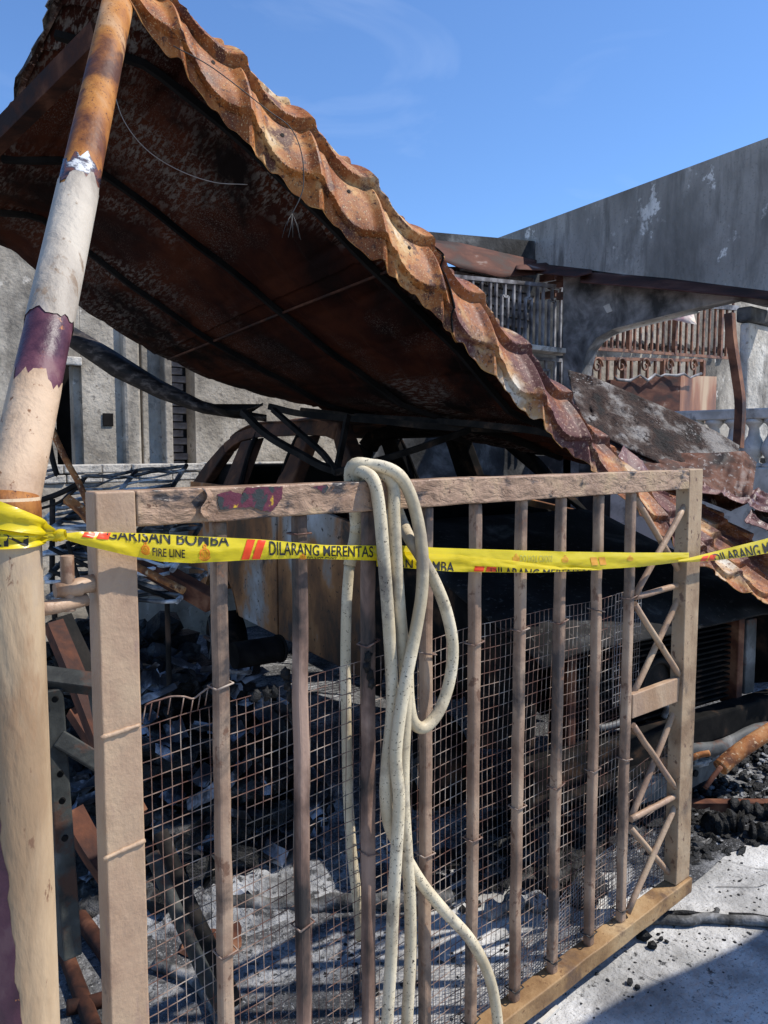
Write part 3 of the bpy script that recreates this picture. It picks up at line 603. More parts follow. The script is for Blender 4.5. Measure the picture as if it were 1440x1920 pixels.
# =================================================================== BARRIER TAPE
TB = BG - .03
tape = empty('barrier_tape', (pc.x+.1, TB, 0), 'yellow fire line barrier tape knotted to the post and stretched across the gate', 'tape')
def strip_fn(up, lo, b, bulge=.004):
    ux, uy = zip(*up); lx, ly = zip(*lo)
    bf = b if callable(b) else (lambda x: b)
    def f(x, v, off=0.0):
        y = np.interp(x, ux, uy)*(1-v) + np.interp(x, lx, ly)*v
        p = at_b(x, y, bf(x) - bulge*math.sin(math.pi*v) - off + .004*mnoise.noise(Vector((x*.02, v*2.4, 3))) + .0015*mnoise.noise(Vector((x*.09, v*5, 8))))
        return p
    return f
def strip_mesh(f, x0, x1, name, n=80, k=8, v0=0, v1=1, m=None, off=0.0):
    G = [[f(x0+(x1-x0)*i/n, v0+(v1-v0)*j/k, off) for j in range(k+1)] for i in range(n+1)]
    return MB().grid(G).build(name, m or M['tape'], tape)
def text_mesh(body):
    cu = bpy.data.curves.new('t', 'FONT'); cu.body = body; cu.size = 1; cu.offset = .012; cu.resolution_u = 3
    o = bpy.data.objects.new('t', cu); COL.objects.link(o)
    dg = bpy.context.evaluated_depsgraph_get(); me = bpy.data.meshes.new_from_object(o.evaluated_get(dg))
    bm = bmesh.new(); bm.from_mesh(me); bpy.data.objects.remove(o); bpy.data.curves.remove(cu); bpy.data.meshes.remove(me); return bm
def lettering(body, f, x0, x1, vb, vt, m, slant=0., cut=(0.015, .985), off=.0012, mirror=False, bold=.0):
    """x0..x1: image columns the words span, vb/vt: place of baseline and cap line across the tape (0 top edge, 1 bottom edge)"""
    bm = text_mesh(body); xs = [v.co.x for v in bm.verts]; a, b = min(xs), max(xs); cap = .70
    for v in bm.verts:
        t = (v.co.x-a)/(b-a); t = 1-t if mirror else t
        w = vb + (vt-vb)*v.co.y/cap
        v.co = Vector((x0 + (x1-x0)*t + slant*(w-vb)*20, w*1000, 0))
    geo = lambda: list(bm.verts)+list(bm.edges)+list(bm.faces)
    bmesh.ops.bisect_plane(bm, geom=geo(), plane_co=(0,cut[0]*1000,0), plane_no=(0,-1,0), clear_outer=True)
    bmesh.ops.bisect_plane(bm, geom=geo(), plane_co=(0,cut[1]*1000,0), plane_no=(0,1,0), clear_outer=True)
    bmesh.ops.triangulate(bm, faces=bm.faces)
    for x in np.arange(x0, x1, 12): bmesh.ops.bisect_plane(bm, geom=geo(), plane_co=(x,0,0), plane_no=(1,0,0))
    for y in np.arange(.1, 1, .12): bmesh.ops.bisect_plane(bm, geom=geo(), plane_co=(0,y*1000,0), plane_no=(0,1,0))
    bm.verts.index_update()
    mb = MB(); mb.add([f(v.co.x, v.co.y/1000, off) for v in bm.verts], [tuple(v.index for v in fc.verts) for fc in bm.faces]); bm.free()
    return mb.build('lettering', m, tape, fixn=False)
def slashes(f, x, w, m, lean=12, v0=.0, v1=1.0, gap=.35):
    for k in range(2):
        xa = x + k*w*(1+gap); G = []
        for i in range(7):
            v = v0 + (v1-v0)*i/6; G.append([f(xa + lean*(.5-v) + w*j/4, v, .0012) for j in range(5)])
        MB().grid(G).build('red_slash', m, tape)
def emblem(f, x, v, r, m):
    """crest: ring, inner disc bars, crown knob and scroll foot; r in image columns, across the tape in the same scale"""
    sc = 1/46.0
    def disc(cx, cv, r0, r1, n=18, a0=0, a1=6.2832):
        vs_ = []
        for i in range(n+1):
            a = a0+(a1-a0)*i/n
            for q in (r0, r1): vs_.append(f(cx+q*math.cos(a), cv+q*math.sin(a)*sc, .0012))
        return vs_, [(2*i, 2*i+1, 2*i+3, 2*i+2) for i in range(n)]
    mb = MB()
    mb.add(*disc(x, v, r*.72, r)); mb.add(*disc(x, v, r*.42, r*.56)); mb.add(*disc(x, v-r*1.35*sc, r*.16, r*.36))
    mb.add(*disc(x, v, r*1.08, r*1.3, 12, .5, 2.64))
    for k in range(3): mb.add([f(x-r*.35+k*r*.26, v-r*.3*sc, .0012), f(x-r*.22+k*r*.26, v-r*.3*sc, .0012), f(x-r*.22+k*r*.26, v+r*.3*sc, .0012), f(x-r*.35+k*r*.26, v+r*.3*sc, .0012)], [(0,1,2,3)])
    mb.build('crest', m, tape, fixn=False)
upA = [(100,1000),(112,1001),(150,997),(206,998),(300,1001),(360,1005),(485,1011),(610,1022),(702,1023)]
loA = [(100,1008),(112,1009),(160,1023),(237,1041),(300,1053),(360,1056),(470,1050),(560,1047),(700,1051)]
bA = lambda x: float(np.interp(x, [95,170,260,560,690,720], [pc.y-.028, TB-.008, TB, TB, BG+.004, BG+.006]))
fA = strip_fn(upA, loA, bA)
strip_mesh(fA, 100, 706, 'tape_band', 110)
slashes(fA, 152, 22, M['ink_red'], 14, .02, .40, .25)
lettering('GARISAN BOMBA', fA, 200, 430, .34, -.14, M['ink'], cut=(.02,.99))
emblem(fA, 273, .62, 8, M['ink_orange']); lettering('FIRE LINE', fA, 286, 347, .82, .52, M['ink'])
emblem(fA, 384, .66, 10, M['ink_orange'])
slashes(fA, 458, 15, M['ink_red'], 12, .03, .97, .35)
lettering('DILARANG MERENTAS', fA, 505, 700, .78, .04, M['ink'], cut=(.02,.99))
# the second line is printed lower; only its crest and the tops of its letters clear the fold
emblem(fA, 568, .90, 6, M['ink_orange']); lettering('DO NOT CROSS', fA, 576, 632, 1.16, .86, M['ink'], cut=(.02,.985))
upB = [(712,1020),(740,1022),(820,1027),(1050,1034),(1180,1036),(1300,1036)]
loB = [(712,1060),(760,1064),(850,1071),(1000,1073),(1100,1069),(1200,1063),(1300,1051)]
bB = lambda x: float(np.interp(x, [700,850,960], [BG+.010, BG+.008, TB+.006]))
fB = strip_fn(upB, loB, bB)
strip_mesh(fB, 706, 1292, 'tape_band', 110)
# folded-over front flap of the second stretch
upF = [(706,1030),(800,1038),(860,1040),(950,1050),(1050,1062),(1130,1067)]; loF = [(706,1062),(760,1065),(850,1072),(1000,1074),(1130,1069)]
fF = strip_fn(upF, loF, lambda x: float(np.interp(x, [700,850,960], [BG+.005, BG+.003, TB-.002])), .002)
strip_mesh(fF, 706, 1128, 'folded_flap', 90)
lettering('GARISAN BOMBA', fF, 640, 852, 1.12, .45, M['ink'], cut=(.02,.98)) if False else None
lettering('AN BOMBA', fF, 745, 852, 1.05, .45, M['ink'], cut=(.02,.975))
slashes(fF, 892, 18, M['ink_red'], 8, .62, .97, .25)
lettering('DILARANG MERENTAS', fF, 920, 1110, 1.55, .60, M['ink'], cut=(.02,.965))
lettering('DO NOT CROSS', fB, 975, 1036, .22, .52, M['ink_faint'], mirror=False)
emblem(fB, 968, .38, 6, M['ink_faint_red']); emblem(fB, 1060, .40, 6, M['ink_faint_red']); emblem(fB, 1182, .4, 5.5, M['ink_faint_red'])
slashes(fB, 1108, 12, M['ink_faint_red'], -8, .3, .75, .3)
upC = [(1272,1050),(1300,1044),(1340,1034),(1400,1019),(1440,1009),(1560,975)]
loC = [(1272,1054),(1300,1054),(1340,1051),(1400,1044),(1440,1037),(1560,1008)]
fC = strip_fn(upC, loC, lambda x: TB - .006)
strip_mesh(fC, 1272, 1560, 'tape_band', 60)
slashes(fC, 1316, 12, M['ink_red'], 8, .3, .97, .2)
lettering('DILARANG MERENTAS', fC, 1342, 1520, 1.15, .25, M['ink'], slant=.35, cut=(.02,.97))
# the turn of tape round the post, with the knot
def wrap_band(y0l, y1l, y0r, y1r, r, name, sgn=1):
    """band round the front of the post: image rows at the far left and at the right edge"""
    G = []
    zt0 = at_b(-40, y0l, pc.y).z; zb0_ = at_b(-40, y1l, pc.y).z; zt1 = at_b(72, y0r, pc.y).z; zb1_ = at_b(72, y1r, pc.y).z
    for i in range(41):
        t = i/40; a = math.pi*(1.08 - 1.16*t)
        d = Vector((SC,-CC,0))*math.cos(a) - Vector((CC,SC,0))*math.sin(a)
        row = []
        for j in range(7):
            v = j/6; z = (zt0+(zt1-zt0)*t)*(1-v) + (zb0_+(zb1_-zb0_)*t)*v
            row.append(Vector((pc.x,pc.y,z)) + d*(r + .003*math.sin(v*9+t*7) + .002*mnoise.noise(Vector((t*6,v*4,1)))))
        G.append(row)
    mb = MB().grid(G); return mb.build(name, M['tape'], tape), G
o1, G1 = wrap_band(968, 1024, 1000, 1018, .0565, 'post_wrap')
o2, G2 = wrap_band(868, 955, 978, 1004, .060, 'post_wrap')
def wrapf(G):
    def f(x, v, off=0.0):
        i = min(39.99, max(0, x)); j = min(5.99, max(0, v*6)); a = int(i); b = int(j); s_, t_ = i-a, j-b
        p = (G[a][b]*(1-s_)*(1-t_) + G[a+1][b]*s_*(1-t_) + G[a][b+1]*(1-s_)*t_ + G[a+1][b+1]*s_*t_)
        c = Vector((pc.x, pc.y, p.z)); return p + (p-c).normalized()*off
    return f
def wrap_text(body, G, i0, i1, vb, vt, m):
    f = wrapf(G); bm = text_mesh(body); xs = [v.co.x for v in bm.verts]; a, b = min(xs), max(xs)
    bmesh.ops.triangulate(bm, faces=bm.faces); bm.verts.index_update()
    for x in np.linspace(a, b, 14): bmesh.ops.bisect_plane(bm, geom=list(bm.verts)+list(bm.edges)+list(bm.faces), plane_co=(x,0,0), plane_no=(1,0,0))
    bm.verts.index_update()
    mb = MB(); mb.add([f(i0+(i1-i0)*(v.co.x-a)/(b-a), vb+(vt-vb)*v.co.y/.7, .0014) for v in bm.verts], [tuple(v.index for v in fc.verts) for fc in bm.faces]); bm.free()
    mb.build('lettering', m, tape, fixn=False)
wrap_text('REN', G1, 13, 31, .86, .18, M['ink'])
f2 = wrapf(G2); MB().grid([[f2(11+k*.7, .1+.09*j+.03*k, .0014) for j in range(5)] for k in range(6)]).build('red_slash', M['ink_red'], tape)
kn = at_b(100, 1004, pc.y-.035)
mb = MB()
for k in range(5):
    G = []; ax = Vector((SC,-CC,-.35+.3*k*.4)).normalized(); s1 = ax.cross(Vector((CC,SC,0))).normalized(); s2 = ax.cross(s1)
    for i in range(15):
        a = 2*math.pi*i/14; row = []
        for j in range(5):
            rr = .0085 + .0016*math.sin(j*1.6+k) + .001*math.sin(a*3+k); row.append(kn + ax*(-.012+.006*j + (k-2)*.004) + (s1*math.cos(a)+s2*math.sin(a)*.8)*rr)
        G.append(row)
    mb.grid(G)
mb.build('knot', M['tape'], tape)
mb = MB()
for (x0,y0,y1,x1,z0,z1) in ((66,966,1002,104,992,1012),(62,1000,1020,104,998,1012)):
    mb.grid([[at_b(x0+(x1-x0)*i/10, (y0*(1-j/4)+y1*j/4)*(1-i/10)+(z0*(1-j/4)+z1*j/4)*(i/10), pc.y-.03-.012*i/10-.004*math.sin(j*1.7+i*.3)) for j in range(5)] for i in range(11)])
mb.build('gathered_tape', M['tape'], tape)

# =================================================================== BURNT CAR
CARP = Vector((2.25, 1.80, 0)); CRZ = math.atan2(-.14, .99)
car = empty('burnt_car', CARP, 'burnt out four door car under the fallen roof, bonnet towards the gate', 'car', rz=CRZ)
W_ = 1.64
def cp(mb, name, m, **k): return mb.build(name, m, car, local=True, **k)
def sag(v, a=.02, f=2.0): return Vector(v) + Vector((mnoise.noise(Vector(v)*f), mnoise.noise(Vector(v)*f+Vector((4,4,4))), mnoise.noise(Vector(v)*f+Vector((8,1,3)))))*a
# bonnet
G = []
for i in range(21):
    t = i/20; row = []
    for j in range(21):
        x = -.0 + W_*j/20; e = 1-(2*j/20-1)**2
        z = .872 + .40*t**.82 + .045*min(1, e*2.2)
        row.append(sag((x, -.05 + 1.2*t, z), .018, 1.7))
    G.append(row)
cp(MB().grid(G), 'bonnet', M['car_hood'], solid=.012)
def side_panel(poly, x, name, m, th=.03):      # poly in (y, z)
    cp(MB().prism([(x, y, z) for y, z in poly], (th, 0, 0)), name, m, bevel=.008)
arch = [(.75+.40*math.cos(a), .40+.40*math.sin(a)) for a in np.linspace(math.pi-.1, .1, 12)]
for x in (.0, W_-.03):
    side_panel([(.02,.55)] + [(y, z) for y, z in arch if y > .05] + [(1.22,.50),(1.22,1.26),(.9,1.20),(.4,1.05),(.02,.90)], x, 'fender', M['car_dark'])  # near-black fender colour stands in for shade from the roof sheet
    side_panel([(1.24,.50),(2.33,.50),(2.33,1.40),(1.24,1.29)], x-.004 if x < 1 else x+.004, 'door', M['car_body'], .035)
    side_panel([(2.35,.50),(3.02,.50),(3.16,.72),(3.26,.95),(3.26,1.42),(2.35,1.40)], x-.004 if x < 1 else x+.004, 'door', M['car_body'], .035)
    ar2 = [(3.42+.38*math.cos(a), .40+.38*math.sin(a)) for a in np.linspace(math.pi-.35, .1, 12)]
    side_panel([(3.06,.52)] + ar2 + [(4.12,.52),(4.15,.9),(4.05,1.42),(3.28,1.42),(3.28,.93)], x, 'rear_quarter', M['car_body'])
def pillar(pts, r, m, name='pillar'):
    for mir in (0, 1):
        q = [Vector((W_-p[0] if mir else p[0], p[1], p[2])) for p in pts]
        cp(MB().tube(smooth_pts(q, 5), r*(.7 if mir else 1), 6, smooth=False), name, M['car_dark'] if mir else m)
def glass_frame(name, poly):                    # outline in (y, z); leans inwards towards the roof
    for mir in (0, 1):
        xs = [.0 + .22*max(0, z-1.36)/.5 for y, z in poly]
        P_ = [Vector((W_-x if mir else x, y, z)) for x, (y, z) in zip(xs, poly)]
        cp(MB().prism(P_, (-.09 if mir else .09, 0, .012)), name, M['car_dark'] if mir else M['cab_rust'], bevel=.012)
glass_frame('pillar', [(1.24,1.27),(1.46,1.40),(1.90,1.735),(1.93,1.842),(1.60,1.63)])
glass_frame('roof_rail', [(1.932,1.842),(1.905,1.738),(2.05,1.765),(2.24,1.772),(3.14,1.765),(3.36,1.745),(3.52,1.70),(3.60,1.65),(3.73,1.725),(3.52,1.81),(3.15,1.865),(2.6,1.885),(2.15,1.872)])
glass_frame('pillar', [(2.22,1.36),(2.47,1.36),(2.455,1.76),(2.24,1.763)])
glass_frame('pillar', [(3.10,1.36),(3.38,1.38),(3.36,1.738),(3.13,1.757)])
glass_frame('pillar', [(3.605,1.645),(3.80,1.40),(4.08,1.40),(3.95,1.56),(3.735,1.718)])
pillar([(.05,2.45,1.40),(.13,2.43,1.64),(.22,2.42,1.82)], .020, M['car_dark'], 'window_frame')
pillar([(.05,3.08,1.42),(.13,3.12,1.64),(.21,3.14,1.80)], .018, M['car_dark'], 'window_frame')
cp(MB().box((.14,3.42,.6),(W_-.14,4.02,1.56)), 'dark_cabin_fill', M['black_hollow'], bevel=.05)  # near-black block added so the cabin behind the rear window looks shaded
G = [[sag((.21+(W_-.42)*j/12, 1.95+1.75*i/14, 1.87 + .02*math.sin(math.pi*j/12) - .10*max(0,(i-9)/5)**2 - .05*max(0,(3-i)/3)**2), .03, 1.5) for j in range(13)] for i in range(15)]
cp(MB().grid(G), 'roof', M['cab_rust'], solid=.01)
cp(MB().beam((.05,4.13,.95),(W_-.05,4.13,.95),.04,.92), 'tailgate', M['car_body'], bevel=.01)
cp(MB().beam((.06,1.30,1.24),(W_-.06,1.30,1.24),.18,.12), 'cowl', M['car_dark'], bevel=.02)
mb = MB().lump((.82,1.46,1.25),.5,3,.4,2.0,(1.2,.22,.26)); cp(mb, 'dashboard', M['car_dark'])
mb = MB().tube([Vector((1.2+.18*math.cos(a), 1.68+.10*math.sin(a), 1.36+.15*math.sin(a))) for a in np.linspace(0, 6.28, 24)], .012, 8); cp(mb, 'steering_wheel', M['car_dark'])
for sx in (.22, .98):
    for sy, sz in ((2.15, 1.36), (3.05, 1.40)):
        mb = MB()
        for k in range(2): mb.tube([(sx+.44*k, sy, .62), (sx+.02+.40*k, sy+.18, sz-.1), (sx+.06+.32*k, sy+.22, sz)], .014, 6)
        mb.tube([(sx+.06, sy+.22, sz), (sx+.38, sy+.22, sz)], .014, 6)
        for k in range(7): mb.tube([(sx+.02, sy+.05+.02*k, .75+.08*k), (sx+.42, sy+.05+.02*k, .75+.08*k)], .006, 5)
        cp(mb, 'seat_frame', M['rust_steel'])
# nose: radiator, supports, cross members
for k in range(15): cp(MB().box((.30,.10,.50+.026*k),(1.36,.14,.509+.026*k)), 'radiator_fin', M['car_dark'])
cp(MB().box((.26,.16,.46),(1.40,.19,.90)), 'radiator_core', M['car_dark'])
for x in (.24, 1.36): cp(MB().box((x,.06,.46),(x+.045,.15,.885)), 'radiator_frame', M['rust_steel'], bevel=.004)
cp(MB().box((1.44,.07,.50),(1.52,.12,.87)), 'lamp_bracket', M['grey_steel'], bevel=.006)
cp(MB().tube([(1.60,.0,.50),(1.605,.0,.66),(1.598,.01,.78),(1.602,.02,.90)], .010, 8), 'support_rod', M['grey_steel'])
cp(MB().tube([(.80+.105*math.cos(a), .075, .66+.105*math.sin(a)) for a in np.linspace(0,6.28,26)], .014, 8).add([(.80+.10*math.cos(a), .09, .66+.10*math.sin(a)) for a in np.linspace(0,6.28,24,endpoint=False)], [tuple(range(24))]), 'cooling_fan', M['soot_steel'])
cp(MB().tube(smooth_pts([(.40,.05,.545),(.52,.04,.55),(.62,.03,.595),(.74,.03,.60),(.82,.04,.565),(.83,.06,.51)],6), .014, 10), 'coolant_pipe', M['alu'])
cp(MB().beam((-.02,.03,.435),(W_+.05,.03,.435),.10,.13,(0,0,1),20), 'front_cross_member', M['car_dark'], bevel=.012)
cp(MB().tube(wob([(.75+.95*k/12,-.02,.352+.012*math.sin(k)) for k in range(13)],.006), .034, 12), 'bumper_tube', M['grey_steel'])
cp(MB().tube(wob([(-.05+.8*k/12,-.02,.348) for k in range(13)],.006), .032, 12), 'bumper_tube', M['car_dark'])  # shade put into the colour of this left half
cp(MB().prism([(.62,.06,.30),(1.5,.06,.30),(1.62,.06,.24),(1.30,.06,.16),(1.05,.06,.13),(.66,.06,.14)], (0,.02,0)), 'undertray', M['grey_steel'], bevel=.004)
for x, z in ((1.06,.20),(1.16,.245),(1.38,.26)): cp(MB().tube([(x,.050,z),(x,.058,z)], .016, 14), 'bolt_hole', M['black_hollow'])
mb = MB()
for k in range(9): mb.lump((.72+.06*k+random.uniform(-.02,.02), .03, .285+random.uniform(-.03,.01)), .035, 2, .6, 2, (1.2,.6,.6))
cp(mb, 'melted_metal', M['alu'])
for x, y in ((.05,.75),(.05,3.42),(W_-.05,.75),(W_-.05,3.42)):
    mb = MB().tube([(x-.09,y,.24),(x-.085,y,.24),(x+.09,y,.24)], [.20,.215,.215], 28)
    w_ = cp(mb, 'wheel', M['car_dark'])
    d = -.095
    mb = MB()
    for k in range(5):
        a = 2*math.pi*k/5; mb.beam((x+d, y, .24), (x+d, y+.18*math.cos(a), .24+.18*math.sin(a)), .02, .05, (1,0,0))
    o = mb.build('rim', M['grey_steel'], w_, local=True)
# engine bits seen under the bonnet's rear edge
mb = MB()
for k in range(16): mb.lump((random.uniform(.25,1.4), random.uniform(.35,1.05), random.uniform(.5,.8)), random.uniform(.06,.16), 2, .5, 2, (1,1,.8))
cp(mb, 'engine', M['car_dark'])

# =================================================================== STEEL LEFT HANGING BETWEEN ROOF AND CAR
def steel(pxs, d, r, label, m='soot_steel', flat=False, name='bent_steel_bar'):
    pts = smooth_pts([at_d(x, y, dd) for (x, y), dd in zip(pxs, d)], 6)
    mb = MB().tube(pts, r, 4 if flat else 10, smooth=not flat)
    return thing(name, mb, M[m], label, 'steel bar')
steel([(455,772),(500,815),(560,850),(620,880),(700,892),(745,890)], [3.7,3.6,3.5,3.4,3.35,3.3], .020, 'dark bent steel bar sagging across the car windows', flat=True)
steel([(512,768),(560,810),(605,850),(632,888)], [3.75,3.6,3.5,3.35], .016, 'straight dark steel bar slanting from the roof to the windscreen', flat=True)
steel([(652,780),(642,830),(630,888)], [3.7,3.55,3.38], .017, 'short upright dark steel strut above the hose', flat=True)
steel([(628,886),(700,866),(780,842),(880,806)], [3.36,3.45,3.55,3.7], .019, 'dark steel bar rising right from the strut to the roof', flat=True)
steel([(505,762),(560,775),(640,783),(720,790),(820,800),(960,806)], [4.2,4.15,4.1,4.05,4.0,3.95], .024, 'long sooty steel rail under the rear of the sheet', flat=True)
# gutter strip torn from the rear edge of the roof
up = [(60,556),(130,608),(210,655),(300,712),(380,752),(440,768),(500,778)]; lo = [(60,585),(130,650),(210,705),(300,748),(380,775),(440,784),(500,790)]
G = []
for k in range(49):
    t = k/48*(len(up)-1); i = min(int(t), len(up)-2); s_ = t-i
    u_ = Vector(up[i])*(1-s_)+Vector(up[i+1])*s_; l_ = Vector(lo[i])*(1-s_)+Vector(lo[i+1])*s_
    d = 4.45; row = []
    for j in range(7):
        v = j/6; row.append(at_d(u_.x+(l_.x-u_.x)*v, u_.y+(l_.y-u_.y)*v, d - .07*math.sin(math.pi*v) + .01*mnoise.noise(Vector((k*.3,j,1)))))
    G.append(row)
thing('torn_gutter', MB().grid(G), mat('sooty_gutter', [(.3,(.010,.009,.009)),(.52,(.035,.028,.026)),(.7,(.12,.10,.09))], 14, .7, .5, 40, stretch=(1,1,2)), 'dark strip of gutter torn from the rear edge of the roof, left of the car', 'gutter', solid=.003)
tr = MB()
G = [[at_d(388+105*i/14, 752+ (6 if j<3 else 0) + (30*math.sin(math.pi*min(1,(i+1)/16)))*j/5, 4.3-.10*math.sin(math.pi*j/5)) for j in range(6)] for i in range(15)]
thing('dented_pan', MB().grid(G), M['soot_steel'], 'dented black metal trough hanging at the car roof corner', 'trough', solid=.004)

# =================================================================== HOUSE BEHIND (left)
FB = 7.2
house = empty('burnt_house', tuple(Vector((at_b(200,860,FB).x, FB, 0))), 'gutted plastered house front with a dark doorway, left of the car', 'house')
def slab(x0, x1, yt, yb, b, th, name, m, parent=house, bevel=.01, top_rag=0.0, n=14):
    a, c = at_b(x0, 860, b).x, at_b(x1, 860, b).x; zt = min(at_b((x0+x1)/2, yt, b).z, 3.75) if yt > 460 else 3.75
    zb = max(0, at_b((x0+x1)/2, yb, b).z)
    if x0 < -300: zt = 3.75
    if top_rag:
        top = [(a+(c-a)*i/n, b, zt + top_rag*mnoise.fractal(Vector((i*.7, b, 3)), 1, 2, 4)) for i in range(n+1)]
        return MB().prism([(a,b,zb)] + top + [(c,b,zb)], (0, th, 0)).build(name, m, parent)
    return MB().box((a,b,zb),(c,b+th,zt)).build(name, m, parent, bevel=bevel)
slab(-700,108,470,2000,FB,.16,'wall',M['plaster'],top_rag=.25,n=40)
slab(158,236,470,2000,FB+.002,.16,'wall',M['plaster'],top_rag=.2)
slab(108,158,470,682,FB+.001,.16,'lintel',M['plaster'])
slab(104,160,668,684,FB-.04,.04,'door_head',M['plaster_pale'])
slab(141,157,686,2000,FB+.05,.10,'door_leaf',M['plaster'])
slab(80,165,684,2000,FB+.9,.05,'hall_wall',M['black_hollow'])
slab(236,268,470,2000,FB-.06,.2,'pilaster',M['plaster'],bevel=.03)
slab(270,312,470,2000,FB-.02,.2,'wall',M['plaster'])
slab(312,326,470,2000,FB-.12,.3,'pilaster',M['plaster'])
slab(368,700,440,2000,FB-.03,.2,'wall',M['plaster'],top_rag=.15,n=30)
slab(326,370,470,2000,FB+.22,.1,'pier_core',M['mortar'])
# bricks of the exposed pier
bxm = MB().box((-.11,-.0,-.033),(.11,.09,.033)); bme = bxm.build('brick', M['brick'], house, local=True, bevel=.006)
x0, x1 = at_b(328,860,FB+.1).x, at_b(368,860,FB+.1).x; zt = at_b(345,690,FB+.1).z
first = True
for r_ in range(30):
    z = .9 + r_*.078
    if z > zt + .6: break
    for c_ in range(3):
        x = x0 + .02 + (c_*.235) + (.11 if r_ % 2 else 0)
        if x > x1: continue
        o = bme if first else bme.copy()
        if not first: COL.objects.link(o)
        first = False; o.parent = house; o.location = Vector((x, FB+.16+random.uniform(-.015,.01), z)) - ORG[house.name]
# socket box
p = at_b(202, 787, FB); MB().box((p.x-.05,p.y-.012,p.z-.06),(p.x+.05,p.y-.002,p.z+.06)).build('socket', M['black_hollow'], house, bevel=.006)
# low front wall with broken coping bricks
LB = 6.3
lowz = at_b(260, 868, LB).z - .16
lw_ = empty('low_wall', (at_b(250,900,LB).x, LB, 0), 'low plastered wall with broken brick top in front of the house', 'wall')
a0, a1 = at_b(-300,880,LB).x, at_b(640,880,LB).x
MB().box((a0,LB,0),(a1,LB+.14,lowz)).build('wall_base', M['plaster'], lw_)
bm_ = MB().box((-.15,0,-.036),(.15,.13,.036)); ob = bm_.build('brick', M['plaster_pale'], lw_, local=True, bevel=.010)
first = True
for r_ in range(2):
    x = a0
    while x < a1:
        wv = random.uniform(.8, 1.15)
        if not (r_ == 1 and random.random() < .16):
            o = ob if first else ob.copy()
            if not first: COL.objects.link(o)
            first = False; o.parent = lw_; o.scale = (wv, 1, random.uniform(.85,1.1))
            o.location = Vector((x+.15*wv, LB-.012+random.uniform(-.012,.015), lowz+.04+r_*.078)) - ORG[lw_.name]
            o.rotation_euler = (0, 0, random.uniform(-.03,.03))
        x += .312*wv
# grille fence seen past the car roof
gf = empty('back_grille', (at_b(800,860,6.6).x, 6.6, 0), 'pale window grille seen through the gap above the bonnet', 'grille')
for k in range(22):
    x = 715 + k*9; p = at_b(x, 800, 6.6); q = at_b(x, 905, 6.6)
    MB().box((p.x-.016,6.6,q.z-.3),(p.x+.016,6.62,p.z+.25)).build('grille_bar', M['white_cement'] if k%3 else M['grille'], gf)
MB().box((at_b(705,850,6.6).x,6.625,0),(at_b(930,850,6.6).x,6.7,at_b(800,900,6.6).z-.25)).build('grille_base', M['plaster'], gf)

# =================================================================== NEIGHBOUR'S HOUSE (right)
AW = 6.3
FB2 = at_a(1005, 500, AW).y
nb = empty('neighbour_house', (AW, FB2, 0), 'smoke blackened neighbouring house front with parapet, brick and grilles on the right', 'house')
par = [at_a(960,440,AW), at_a(1440,258,AW), at_a(1700,150,AW), at_a(1700,590,AW), at_a(1440,556,AW), at_a(1200,524,AW), at_a(1005,497,AW)]
q0 = at_a(1005,440,AW); par[0] = Vector((AW, FB2+.35, at_a(960,440,AW).z))
MB().prism([(AW,FB2+.9,par[0].z-.02), par[1], par[2], par[3], par[4], par[5], (AW,FB2,par[6].z), (AW,FB2+.9,par[6].z)], (.14,0,0)).build('parapet_wall', M['parapet'], nb)
# black coping wall along the front
c0, c1 = at_b(770,432,FB2), at_b(1004,456,FB2)
MB().prism([at_b(700,424,FB2), at_b(800,434,FB2), at_b(1003,452,FB2), at_b(1003,500,FB2), at_b(800,460,FB2), at_b(700,450,FB2)], (0,.12,0)).build('coping_wall', M['soot_wall'], nb)
# rusted flashings
def bent_sheet(up, lo, b0, b1, name, m, parent, n=24, axis='b'):
    G = []
    f_ = at_b if axis == 'b' else at_a
    for i in range(n+1):
        t = i/n; x = up[0][0]+(up[-1][0]-up[0][0])*t; row = []
        yu = np.interp(x, [q[0] for q in up], [q[1] for q in up]); yl = np.interp(x, [q[0] for q in lo], [q[1] for q in lo])
        for j in range(6):
            v = j/5; row.append(f_(x, yu+(yl-yu)*v, b0+(b1-b0)*v + .02*mnoise.noise(Vector((t*7, v*2, 1)))))
        G.append(row)
    MB().grid(G).build(name, m, parent, solid=.006)
bent_sheet([(790,448),(860,455),(960,478),(1006,488)], [(790,470),(860,502),(940,520),(1000,515)], FB2-.03, FB2-.20, 'flashing', M['rust_flash'], nb)
bent_sheet([(968,498),(1030,492)], [(968,505),(1030,508)], FB2-.12, FB2-.26, 'flashing', M['rust_flash'], nb, 8)
bent_sheet([(1005,494),(1110,506)], [(1005,512),(1080,520),(1110,512)], AW-.02, AW-.25, 'flashing', M['rust_flash'], nb, 10, 'a')
bent_sheet([(1088,508),(1250,522),(1440,546),(1640,574)], [(1088,530),(1250,543),(1440,562),(1640,596)], AW-.02, AW-.25, 'flashing', M['rust_flash'], nb, 24, 'a')
